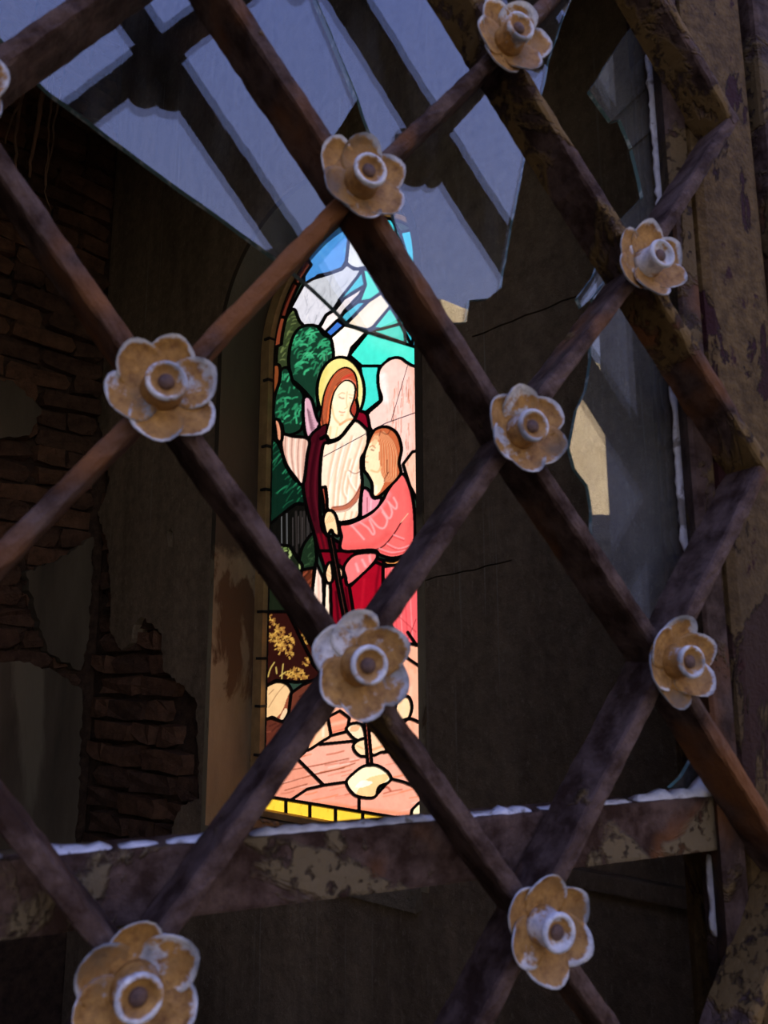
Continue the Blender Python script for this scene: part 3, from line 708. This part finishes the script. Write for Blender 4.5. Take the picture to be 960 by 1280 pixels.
LEADS = [([(402, 548), (408, 545), (413, 551), (426, 546), (436, 534), (444, 524)], 2.2), ([(449, 996), (449, 1014)], 1.6), ([(497, 812), (512, 824), (524, 832)], 1.6), ([(500, 902), (512, 898), (523, 902)], 1.8),
         ([(510, 790), (521, 806)], 1.6), ([(446, 500), (448, 512), (444, 524)], 1.8), ([(520, 806), (560, 806)], 1.8)]
for pts, wd in LEADS: lead |= seg_dist(FX, FY, spl(pts, 4, False) if len(pts) > 2 else pts) < wd
lead &= grow(in_glass, 2)
# -- paint, drawn on a one pixel lattice of the glass
PS = 1.0
vx = np.arange(GX0, GX1 + PS, PS); vy = np.arange(GY0, GY1 + PS, PS); VX, VY = np.meshgrid(vx, vy)
cid = ids[0::2, 0::2][: len(vy) - 1, : len(vx) - 1]           # pane of each lattice cell
vid = np.full(VX.shape, -1, int)
for dy, dx in ((0, 0), (0, 1), (1, 0), (1, 1)):
    s = vid[dy:dy + cid.shape[0], dx:dx + cid.shape[1]]; np.copyto(s, cid, where=(s < 0) & (cid >= 0))
PAINT = np.zeros(VX.shape + (3,))
LINCOL = np.array([s2l(c) for c in PCOL])
PAINT[vid >= 0] = LINCOL[vid[vid >= 0]]
def stroke(names, pts, wd, col, al=1.0, soft=.8, sm=True):
    if sm and len(pts) > 2: pts = spl(pts, 4, False)
    px = [p[0] for p in pts]; py = [p[1] for p in pts]; e = wd + soft + 2
    c0 = max(0, int(min(px) - e - GX0)); c1 = int(max(px) + e - GX0) + 2; r0 = max(0, int(min(py) - e - GY0)); r1 = int(max(py) + e - GY0) + 2
    if c1 <= c0 or r1 <= r0: return
    d = seg_dist(VX[r0:r1, c0:c1], VY[r0:r1, c0:c1], pts)
    a = np.clip((wd * .5 + soft * .5 - d) / soft, 0, 1) * al
    if names: a = a * np.isin(vid[r0:r1, c0:c1], [PNAME[n] for n in ([names] if isinstance(names, str) else names)])
    PAINT[r0:r1, c0:c1] = PAINT[r0:r1, c0:c1] * (1 - a[..., None]) + np.array(s2l(col)) * a[..., None]
def blob(names, poly, col, al=1.0):
    e = spl(poly); px = [p[0] for p in e]; py = [p[1] for p in e]
    c0 = max(0, int(min(px) - 3 - GX0)); c1 = int(max(px) + 3 - GX0) + 2; r0 = max(0, int(min(py) - 3 - GY0)); r1 = int(max(py) + 3 - GY0) + 2
    X, Y = VX[r0:r1, c0:c1], VY[r0:r1, c0:c1]; s = np.zeros(X.shape, bool); n = len(e)
    for i in range(n):
        x1, y1 = e[i]; x2, y2 = e[i - 1]
        if y1 != y2: s ^= ((y1 > Y) != (y2 > Y)) & (X < (x2 - x1) * (Y - y1) / (y2 - y1) + x1)
    a = s * al
    if names: a = a * np.isin(vid[r0:r1, c0:c1], [PNAME[q] for q in ([names] if isinstance(names, str) else names)])
    PAINT[r0:r1, c0:c1] = PAINT[r0:r1, c0:c1] * (1 - a[..., None]) + np.array(s2l(col)) * a[..., None]
pr = random.Random(77)
def leaves(name, box, n, cols, ln=7, wd=1.6, curl=1.2, direction=-.9, spread=.5):
    for _ in range(n):
        x, y = pr.uniform(box[0], box[2]), pr.uniform(box[1], box[3]); a = direction + pr.uniform(-spread, spread); p = [(x, y)]; k = pr.uniform(-.2, 1) * curl
        for q in range(4): x += math.cos(a) * ln / 4; y += math.sin(a) * ln / 4; a += k / 3; p.append((x, y))
        stroke(name, p, wd * pr.uniform(.6, 1.3), pr.choice(cols), pr.uniform(.55, 1), .9)
G1 = [(46, 150, 104), (60, 176, 124), (36, 120, 82)]
leaves('tree_a', (362, 408, 412, 470), 70, G1, 8, 2.0, 1.6, -1.0, .6); leaves('tree_a', (395, 440, 416, 500), 14, [(70, 130, 100)], 16, .8, .3, 1.5, .2)
for x, y in ((372, 432), (386, 420), (380, 446), (400, 432), (372, 456)): leaves('tree_a', (x - 4, y - 3, x + 4, y + 3), 7, [(66, 190, 134), (50, 160, 112)], 10, 1.6, 1.8, -.7, .3)
leaves('tree_b', (344, 466, 380, 530), 60, G1, 7, 2.0, 1.6, -1.0, .7)
leaves('tree_low', (338, 556, 380, 640), 34, [(26, 112, 74), (40, 130, 92), (20, 84, 58)], 16, 1.5, .5, -.9, .25)
leaves('tree_dark', (338, 480, 402, 640), 26, [(20, 62, 46), (24, 80, 54)], 12, 1.2, .6, -1.2, .4)
leaves('tree_olive', (348, 388, 378, 460), 46, [(84, 104, 56), (62, 84, 44), (100, 116, 70)], 6, 1.8, 1, -.8, .6)
leaves('bush_green', (376, 672, 396, 712), 14, [(46, 74, 48)], 6, 1, 1.5)
leaves('flowers', (343, 680, 378, 742), 26, [(150, 176, 104), (120, 150, 84), (172, 196, 130)], 5, 2.4, 2.2, -1.5, .8)
for x in (352, 358.5, 366, 373, 378, 384, 386): stroke('forest', [(x, pr.uniform(640, 650)), (x + .3, pr.uniform(672, 690))], 1.0, (112, 116, 122) if x < 362 else (70, 66, 68), .7)
for x in (370, 376, 380, 389): stroke('forest', [(x, 640), (x + 1, 690)], 2.6, (44, 40, 40), .7)
for nm, cx, cy, rx, ry, cnt in (('autumn_a', 349, 800, 8, 20, 46), ('autumn_a', 338, 785, 5, 18, 14), ('autumn_a', 362, 806, 6, 16, 20), ('autumn_a', 372, 842, 14, 7, 34), ('autumn_b', 376, 805, 8, 14, 14), ('autumn_a', 384, 826, 5, 6, 8)):
    for _ in range(cnt):
        a = pr.uniform(0, 6.28); q = math.sqrt(pr.random()); x, y = cx + rx * q * math.cos(a), cy + ry * q * math.sin(a)
        for e in range(3): a = pr.uniform(0, 6.28); stroke(nm, [(x, y), (x + math.cos(a) * 2.6, y + math.sin(a) * 2.6)], 1.3, pr.choice([(214, 172, 84), (176, 134, 62), (150, 104, 50)]), .85, .7)
for p in ([(335, 846), (338, 836), (343, 828)], [(352, 850), (353, 838), (354, 830)], [(346, 842), (345, 834)], [(350, 845), (357, 840)]): stroke('autumn_a', p, 1.3, (200, 176, 96), .9)
blob('rock_a', [(352, 890), (360, 870), (366, 864), (370, 900), (340, 905)], (140, 76, 54)); blob('rock_a', [(350, 898), (356, 886), (361, 890), (354, 902)], (226, 196, 158))
for p in ([(336, 884), (346, 868), (356, 856)], [(336, 868), (342, 862)]): stroke('rock_a', p, .9, (120, 78, 50), .8)
for nm, bx, cs in (('earth_b', (366, 850, 410, 900), [(150, 92, 76), (70, 32, 26)]), ('earth_c', (328, 900, 370, 960), [(124, 66, 52), (60, 26, 22)]), ('earth_a', (377, 712, 392, 780), [(130, 64, 44), (60, 28, 18)])): leaves(nm, bx, 22, cs, 9, 2.2, .4, -.6, .4)
# clouds, rays, feathers
leaves('cloud_b', (372, 345, 450, 408), 60, [(172, 178, 196), (226, 228, 238), (150, 154, 168)], 12, .9, .6, 1.7, .5)
leaves('cloud_a', (436, 300, 470, 335), 14, [(200, 204, 214), (245, 246, 250)], 10, .9, .5, 1.4, .3)
leaves('sky_top', (390, 262, 436, 342), 40, [(92, 166, 240), (62, 132, 220), (96, 186, 240)], 8, 3, .5, -.8, 1.5)
for q in ('ray_a', 'ray_b', 'streak_a'): leaves(q, (405, 366, 488, 455), 10, [(255, 226, 206), (255, 252, 246)], 16, 3, .2, -.85, .2)
for _ in range(90):
    x, y = pr.uniform(482, 525), pr.uniform(465, 600); stroke(['wing', 'wing_low'], [(x, y), (x + pr.uniform(-2, 2), y + pr.uniform(8, 18))], .9, pr.choice([(196, 120, 92), (170, 100, 80), (220, 160, 140)]), pr.uniform(.4, .9), .7)
stroke('wing', [(505, 448), (520, 470), (522, 600)], 14, (222, 150, 122), .5, 10); stroke('wing', [(478, 470), (482, 500)], 8, (255, 238, 240), .9, 6)
for k in range(9): stroke('wing_small', [(384 + k * .6, 512 + k * 3.2), (388 + k * .9, 516 + k * 3.2)], 1.1, (86, 54, 74), .9)
stroke('wing_small', [(384, 512), (390, 536)], 3.6, (112, 74, 92), .7, 2); stroke('wing_small', [(381, 500), (384, 520), (386, 540)], 1.2, (232, 196, 214), .8)
# halo, hair, face
stroke('ray_a', [(440, 400), (470, 374)], 9, (255, 222, 196), .5, 8); stroke('turq_a', [(470, 425), (505, 440)], 16, (104, 238, 222), .5, 14)
stroke('halo', [(408, 462), (401, 480), (400, 505)], 7, (214, 206, 112), .7, 6)
stroke('halo', [(404, 470), (400, 490), (401, 512)], 4, (222, 210, 120), .8, 3); stroke('halo', [(450, 465), (454, 490), (450, 508)], 4, (255, 242, 186), .8, 3)
for k in range(20):
    a = k / 19; stroke('hair', [(432 + a * 12, 462 + a * 5), (420 + a * 10, 470 + a * 4), (411 + a * 6, 490 - a * 4), (404 + a * 5, 520 - a * 8), (402 + a * 5, 538)], 1.0, [(226, 130, 84), (112, 44, 30), (196, 92, 58), (90, 34, 26)][k % 4], .75)
stroke('hair', [(420, 484), (413, 502), (410, 526)], 3.4, (232, 116, 66), .8, 2); stroke('hair', [(440, 468), (434, 470), (428, 474)], 3, (206, 60, 48), .8, 2)
stroke('hair', [(428, 476), (436, 474), (445, 480)], 2.2, (226, 120, 96), .9); blob('hair', [(439, 500), (444, 506), (446, 520), (440, 524), (434, 522)], (150, 44, 40), .8)
stroke('hair', [(404, 500), (402, 520), (406, 540)], 2.2, (60, 26, 20), .9)
for c, p, wd in (((206, 150, 104), [(423, 494), (427, 491), (431, 492)], 1.2), ((150, 96, 64), [(424, 496), (427, 498), (430, 498)], 1.6), ((170, 116, 78), [(437, 497), (440, 498)], 1.3), ((214, 160, 110), [(436, 493), (441, 494)], 1.0),
                 ((226, 176, 128), [(434, 490), (433, 502), (434, 509), (431, 511)], 1.2), ((196, 104, 76), [(424, 514.5), (428, 515.6), (431, 515)], 1.4), ((232, 180, 130), [(426, 519), (429, 519)], 1.5), ((236, 184, 132), [(414, 504), (418, 522), (425, 530)], 2.6), ((238, 150, 96), [(425, 531), (434, 525), (440, 524)], 3.0), ((248, 206, 156), [(413, 534), (412, 545)], 3.2), ((250, 210, 160), [(422, 534), (420, 545)], 2)):
    stroke('face', p, wd, c, .8, 1.1)
# tunic folds
for p in ([(420, 556), (412, 590), (408, 630)], [(428, 556), (420, 590), (416, 640)], [(440, 546), (430, 580), (424, 610), (422, 634)], [(452, 548), (440, 585), (434, 610), (432, 630)], [(455, 560), (447, 590), (444, 615), (438, 632)], [(438, 575), (434, 596), (446, 616), (452, 606)], [(432, 590), (428, 612), (432, 622)]):
    stroke('tunic', p, 3.2, (240, 178, 148), .75, 3); stroke('tunic', [(x + 2.5, y) for x, y in p], 1.6, (255, 248, 240), .9, 1.5)
for x0, x1 in ((428, 412), (434, 420)): stroke('tunic', [(x0, 552), (x1, 605)], 1.0, (176, 194, 190), .7)
stroke('tunic', [(417, 636), (432, 634), (444, 624), (453, 606)], 6.5, (176, 96, 70), .95, 1.4); stroke('tunic', [(417, 634), (432, 631), (443, 621), (451, 607)], .9, (70, 30, 24), .9); stroke('tunic', [(420, 640), (434, 638), (446, 627)], .9, (90, 44, 32), .8)
stroke('tunic', [(436, 588), (444, 592), (454, 587)], 1.2, (90, 52, 42), .8)
for x in (432, 440, 446): stroke('tunic', [(x, 640), (x - 2, 650)], 2, (236, 168, 128), .7, 1.5)
for k in range(7): stroke('arm_sleeve', [(357 + k * 4.2, 545 + k * .4), (357 + k * 3.8, 568 + k), (364 + k * 2.4, 598 + k)], 1.3, [(150, 96, 86), (252, 232, 222)][k % 2], .8)
stroke('arm_sleeve', [(353, 550), (357, 578), (368, 598)], 2.2, (176, 116, 100), .7); stroke('arm_hand', [(345, 530), (347, 545)], 2.0, (120, 66, 48), .8)
stroke('child_dress', [(512, 612), (515, 640), (512, 680)], 9, (214, 78, 82), .6, 8); stroke('child_dress', [(432, 684), (465, 682), (485, 668)], 8, (222, 84, 84), .6, 6)
stroke('arm_sleeve', [(380, 552), (379, 596)], 5, (196, 150, 138), .6, 4); stroke('tunic', [(456, 548), (455, 600)], 7, (244, 190, 158), .6, 6); stroke('face', [(438, 505), (434, 524)], 4, (246, 200, 150), .6, 3)
stroke('cape', [(398, 545), (391, 580), (388, 612), (393, 650)], 3.0, (34, 3, 12), .8, 3); stroke('cape', [(403, 545), (396, 580), (394, 620), (400, 655)], 2.0, (92, 16, 34), .7, 2); stroke('cape', [(392, 555), (386, 590), (385, 620)], 1.6, (84, 14, 30), .6, 2)
for p in ([(404, 668), (409, 690), (414, 708)], [(398, 668), (404, 692), (410, 712)], [(425, 690), (436, 700)]): stroke('cape', p, 3, (116, 8, 26), .8, 2)
for p, c in (([(398, 715), (399, 770)], (216, 160, 146)), ([(394, 725), (394, 770)], (252, 238, 230))): stroke('skirt_a', p, 2, c, .7, 2)
stroke('skirt_b', [(412, 735), (413, 785)], 2.2, (222, 150, 116), .8, 1.6)
for p in ([(424, 700), (426, 740), (432, 790)], [(432, 735), (440, 790)], [(420, 740), (424, 790)]): stroke('skirt_red', p, 3.0, (48, 2, 12), .85, 2)
stroke('robe_red', [(474, 708), (470, 740), (474, 785)], 3, (96, 4, 20), .8, 3); stroke('robe_red', [(455, 725), (452, 760)], 3, (184, 20, 44), .7, 3)
# child
blob('child_head', [(465, 552), (470, 549), (474, 556), (474, 575), (478, 592), (480, 604), (472, 618), (466, 618), (465, 604), (459, 593), (455, 586), (454, 570), (459, 558)], (255, 226, 188))
for k in range(26):
    a = k / 25; stroke('child_head', [(466 + a * 14, 544 - a * 5), (474 + a * 18, 548 + a * 4), (475 + a * 22, 570), (476 + a * 20, 590), (482 + a * 14, 602)], 1.2, [(244, 190, 140), (166, 82, 52), (226, 140, 96), (198, 112, 76)][k % 4], .75)
for p in ([(477, 540), (484, 543), (488, 537)], [(474, 545), (476, 538)], [(486, 590), (482, 596), (480, 602)], [(484, 575), (484, 592)]): stroke('child_head', p, 1.2, (98, 48, 34), .85)
blob('child_head', [(464, 551), (468, 545), (474, 546), (470, 556), (466, 560)], (236, 186, 142), .7)
for c, p, wd in (((150, 84, 56), [(462, 559), (466, 557), (469, 560)], 1.3), ((110, 62, 44), [(464, 562), (467, 563)], 1.9), ((196, 120, 92), [(456, 577), (460, 578)], 1.2), ((226, 160, 118), [(457, 571), (460, 570)], 1.1), ((240, 184, 136), [(464, 588), (472, 590), (476, 584)], 2.6), ((255, 244, 220), [(470, 608), (470, 616)], 3.5)): stroke('child_head', p, wd, c, .85, 1.1)
for p in ([(438, 655), (448, 666), (455, 674)], [(449, 652), (460, 660), (466, 668), (468, 664), (462, 650)], [(462, 646), (472, 658), (480, 660), (484, 650), (478, 640)], [(476, 634), (486, 648), (490, 640), (486, 628)], [(484, 626), (494, 636), (496, 630), (492, 622)]): stroke('child_dress', p, 2.2, (252, 170, 176), .85, 1.6)
for p in ([(485, 618), (476, 632), (462, 644), (440, 655)],): stroke('child_dress', p, 7, (246, 148, 160), .6, 5)
stroke('child_dress', [(502, 652), (492, 668), (480, 682), (470, 687)], 1.8, (70, 12, 20), .95); stroke('child_dress', [(510, 642), (501, 653)], 1.0, (255, 190, 160), .8)
for p in ([(474, 688), (490, 693), (506, 690)], [(484, 682), (498, 688), (512, 684)], [(492, 671), (505, 676)]): stroke('child_dress', p, 1.4, (190, 60, 66), .7); stroke('child_dress', [(x, y - 2.5) for x, y in p], 1.6, (250, 160, 170), .7)
for p in ([(445, 705), (448, 714)], [(453, 700), (457, 708)], [(462, 695), (463, 702)]): stroke('child_sleeve_low', p, 3, (252, 176, 184), .7, 2)
stroke('child_inner', [(459, 622), (459, 640)], 1.1, (130, 40, 60), .9); stroke('child_inner', [(464, 626), (463, 640)], 2, (250, 190, 206), .8)
for k in range(6): stroke('child_skirt', [(484 + k * 6, 708), (481 + k * 6.4, 745), (484 + k * 6.4, 800)], 1.2, [(200, 60, 72), (250, 150, 156)][k % 2], .75)
stroke('child_skirt', [(498, 770), (520, 790)], 1.0, (150, 30, 44), .8); stroke('child_skirt', [(508, 804), (520, 774)], 1.0, (120, 24, 36), .8)
for k in range(4): stroke('hand_top', [(406 + k * 3, 655 - k), (412 + k * 2.2, 645 + k)], .9, (206, 150, 100), .8)
stroke('staff', [(413, 670), (426, 738), (458, 898), (463, 956)], 1.1, (226, 140, 122), .9); stroke('staff', [(414.8, 672), (428, 740), (460, 898), (464.6, 956)], .9, (90, 18, 26), .8)
for p in ([(408, 712), (413, 716)], [(408, 718), (414, 721)]): stroke('hand_low', p, .8, (190, 130, 90), .8)
# ground strokes
for _ in range(46):
    x, y = pr.uniform(345, 520), pr.uniform(940, 1015); L = pr.uniform(12, 36)
    stroke(['ground_a', 'ground_b', 'ground_c', 'ground_d'], [(x, y), (x + L * .5, y - L * .10 + pr.uniform(-1, 1)), (x + L, y - L * .22)], pr.uniform(.8, 2.2), pr.choice([(206, 120, 96), (180, 96, 72), (250, 196, 184), (220, 130, 92)]), pr.uniform(.5, .9), 1.2)
for p in ([(366, 962), (400, 956), (436, 948)], [(352, 980), (380, 972), (400, 966), (430, 960)], [(356, 988), (384, 980)], [(395, 968), (420, 962), (444, 954)]): stroke(['ground_a', 'ground_b'], p, 1.5, (140, 74, 52), .85)
stroke(['ground_d'], [(478, 985), (484, 984), (488, 988)], 3, (160, 70, 50), .8); stroke(['ground_d', 'ground_c'], [(380, 1006), (420, 1006), (450, 1012), (515, 1018)], 5, (228, 130, 86), .6, 4); stroke('ground_b', [(414, 921), (430, 917), (438, 922)], 3, (214, 120, 92), .7, 2)
blob('stone', [(450, 984), (462, 972), (487, 968), (476, 984), (470, 996), (446, 996)], (246, 200, 140), .9); blob('stone', [(444, 984), (452, 976), (466, 978), (455, 984)], (255, 250, 236), .9)
for p, c in (([(394, 916), (388, 932)], (240, 150, 110)), ([(404, 906), (404, 920)], (255, 236, 214))): stroke('foot_a', p, 3, c, .7, 2)
stroke('foot_b', [(414, 906), (434, 901)], 4, (252, 180, 156), .8, 3); stroke('foot_b', [(416, 915), (434, 910)], 1.4, (196, 96, 72), .7)
blob('sandal_a', [(440, 908), (450, 907), (446, 914), (438, 914)], (232, 160, 112), .7); stroke('sandal_b', [(446, 932), (454, 936)], 2, (228, 160, 110), .7); stroke('foot_c', [(464, 938), (480, 932)], 3, (240, 150, 100), .8, 2)
for _ in range(18):
    x, y = pr.uniform(490, 524), pr.uniform(810, 925); stroke(['leg_ground', 'rock_right'], [(x, y), (x + pr.uniform(-3, 3), y + pr.uniform(8, 20))], 3, pr.choice([(255, 206, 180), (236, 150, 118)]), .5, 3)
for k in range(14):
    m = vid == PNAME['yellow_%d' % k]
    if m.any(): leaves('yellow_%d' % k, (VX[m].min(), VY[m].min(), VX[m].max(), VY[m].max()), 4, [(240, 176, 40), (255, 228, 120)], 6, 1.2, .4, 1.5, .4)
PAINT = np.clip(PAINT * 1.06, 0, 1.25) * KT
# -- build the panes
front = unproj(VX, VY, RHO); back = unproj(VX, VY, RHO + .0028)
org = np.array(sgw.location)
nx = len(vx)
for name, k in PNAME.items():
    m = cid == k
    if m.sum() < 6: continue
    rr_, cc_ = np.nonzero(m)
    quads = np.stack([rr_ * nx + cc_, rr_ * nx + cc_ + 1, (rr_ + 1) * nx + cc_ + 1, (rr_ + 1) * nx + cc_], 1)[:, ::-1]
    used, inv = np.unique(quads, return_inverse=True); inv = inv.reshape(quads.shape)
    V = list(front.reshape(-1, 3)[used] - org); F = [tuple(q) for q in inv]; MI = [0] * len(F); nF = len(V)
    C = np.ones((nF, 4)); C[:, :3] = PAINT.reshape(-1, 3)[used]
    look = {u: i for i, u in enumerate(used)}; bq = {}
    def bv(u):
        if u not in bq: bq[u] = len(V); V.append(back.reshape(-1, 3)[u] - org)
        return bq[u]
    pad = np.pad(m, 1)
    for r0 in np.unique(rr_):                                   # outer face: one strip per row of the lattice
        row = np.concatenate([[0], m[r0].astype(int), [0]]); st = np.nonzero(np.diff(row) == 1)[0]; en = np.nonzero(np.diff(row) == -1)[0]
        for a_, b_ in zip(st, en):
            u = [r0 * nx + a_, r0 * nx + b_, (r0 + 1) * nx + b_, (r0 + 1) * nx + a_]
            F.append(tuple(bv(q) for q in u)); MI.append(1)
            for q0, q1 in ((u[0], u[3]), (u[1], u[2])): F.append((look[q0], look[q1], bv(q1), bv(q0))); MI.append(1)
    me = bpy.data.meshes.new('pane'); me.from_pydata([tuple(v) for v in V], [], F); me.materials.append(M['pane']); me.materials.append(M['clear'])
    me.polygons.foreach_set('material_index', MI)
    CC = np.ones((len(V), 4)); CC[:nF] = C
    ca = me.color_attributes.new('Paint', 'FLOAT_COLOR', 'POINT'); ca.data.foreach_set('color', CC.ravel().astype(np.float32)); me.update()
    o = bpy.data.objects.new('pane', me); COL.objects.link(o); o.parent = sgw
# -- build the lead
V, F = [], []
def lead_pts(x0, x1, y0, y1, rho): return unproj(np.array([x0, x1, x1, x0]), np.array([y0, y0, y1, y1]), rho) - org
for r0 in range(lead.shape[0]):
    row = np.concatenate([[0], lead[r0].astype(int), [0]]); df = np.diff(row); st = np.nonzero(df == 1)[0]; en = np.nonzero(df == -1)[0]
    if len(st) == 0: continue
    for a_, b_ in zip(st, en):
        x0, x1 = GX0 + a_ * FS, GX0 + b_ * FS; y0 = GY0 + r0 * FS; y1 = y0 + FS; n0 = len(V)
        V += [tuple(v) for v in lead_pts(x0, x1, y0, y1, RHO - .0035)] + [tuple(v) for v in lead_pts(x0, x1, y0, y1, RHO + .0030)]
        F += [(n0 + 3, n0 + 2, n0 + 1, n0), (n0 + 4, n0 + 5, n0 + 6, n0 + 7), (n0, n0 + 4, n0 + 7, n0 + 3), (n0 + 1, n0 + 2, n0 + 6, n0 + 5)]
me = bpy.data.meshes.new('lead_came'); me.from_pydata(V, [], F); o = obj('lead_came', me, M['lead'], sgw)

# ================================================================== dry roots by the corner
def root(pts, d, r0, r1, label, seed):
    r = random.Random(seed); q = [on_left(*p, d) for p in pts]; q = ragged(q, .03, .004, r, False)
    path = [Vector(LP(a, d + r.uniform(-.006, .006), b)) for a, b in q]; c = path[0]
    bm = tube([p - c for p in path], list(np.linspace(r0 * 1.7, r1 * 1.5, len(path))), 6); o = smooth(obj('dry_root', bm, M['root'])); o.location = c
    return tag(o, label, 'root', 'dry roots hanging on the brick wall')
root([(34, 60), (28, 120), (19, 170), (20, 215)], .03, .005, .003, 'thin pale dry root hanging straight down the rough brick wall', 1)
root([(60, 90), (53, 120), (46, 165), (36, 222)], .035, .0065, .003, 'thickest brown dry root hanging on the rough brick wall', 2)
root([(66, 80), (63, 130), (60, 190), (57, 232)], .05, .003, .0015, 'dark thin dry root close beside the thickest root on the wall', 3)
root([(75, 110), (62, 200), (55, 240), (64, 262), (62, 290)], .03, .0025, .001, 'long wiry dry root bending near its end on the brick wall', 4)
root([(20, 60), (26, 130), (14, 150), (6, 180)], .04, .004, .002, 'crooked dry root leaning away on the rough brick wall', 5)

# ================================================================== outside, behind the viewer: ground, neighbouring tombs and an added light blocker
struct(obj('ground', bm_box(bmesh.new(), (-14, -16, -.25), (14, .03, 0.0)), M['ground']))
def heading(az, dist): a = math.radians(az); return np.array([.35 + math.sin(a) * dist, .06 - math.cos(a) * dist])
def tomb(name, az0, az1, d0, d1, h, mat, label, depth=3.0, cap=.12):
    a, b = heading(az0, d0), heading(az1, d1); u = (b - a) / np.linalg.norm(b - a); v = np.array([u[1], -u[0]])
    if v @ (a - np.array([.35, .06])) < 0: v = -v
    L = np.linalg.norm(b - a); e = empty(name, (float((a + b)[0] / 2), float((a + b)[1] / 2), 0)); tag(e, label, 'tomb')
    f = lambda x, y, z: (a[0] + u[0] * x + v[0] * y, a[1] + u[1] * x + v[1] * y, z)
    place(obj('wall_block', bm_box(bmesh.new(), (0, 0, 0), (L, depth, h), f=f), M[mat]), e)
    place(obj('cornice', bm_box(bmesh.new(), (-cap, -cap, h - .02), (L + cap, depth + cap, h + .18), .02, f=f), M[mat]), e)
    place(obj('plinth', bm_box(bmesh.new(), (-.06, -.08, 0), (L + .06, depth + .06, .45), .02, f=f), M[mat]), e)
    return e
tomb('beige_tomb', 27, 42, 6.75, 9.5, 4.75, 'beige', 'sunlit beige plastered tomb mirrored in the broken door glass')
tomb('grey_tomb', 40.0, 66, 4.6, 4.2, 6.2, 'greystone', 'tall dark grey stone tomb mirrored in the glass slivers', 2.0)
tomb('low_grey_tomb', 10, 41, 5.0, 5.6, 2.35, 'greystone', 'low dark grey stone tomb standing before the beige tomb', .6)
tomb('left_light_blocker', -84, -24, 2.8, 3.8, 2.9, 'blocker_stone', 'black stone tomb shape added out of view to block light from the left', 3.0)  # invented and unseen: keeps sky and bounce light off the bars' left faces
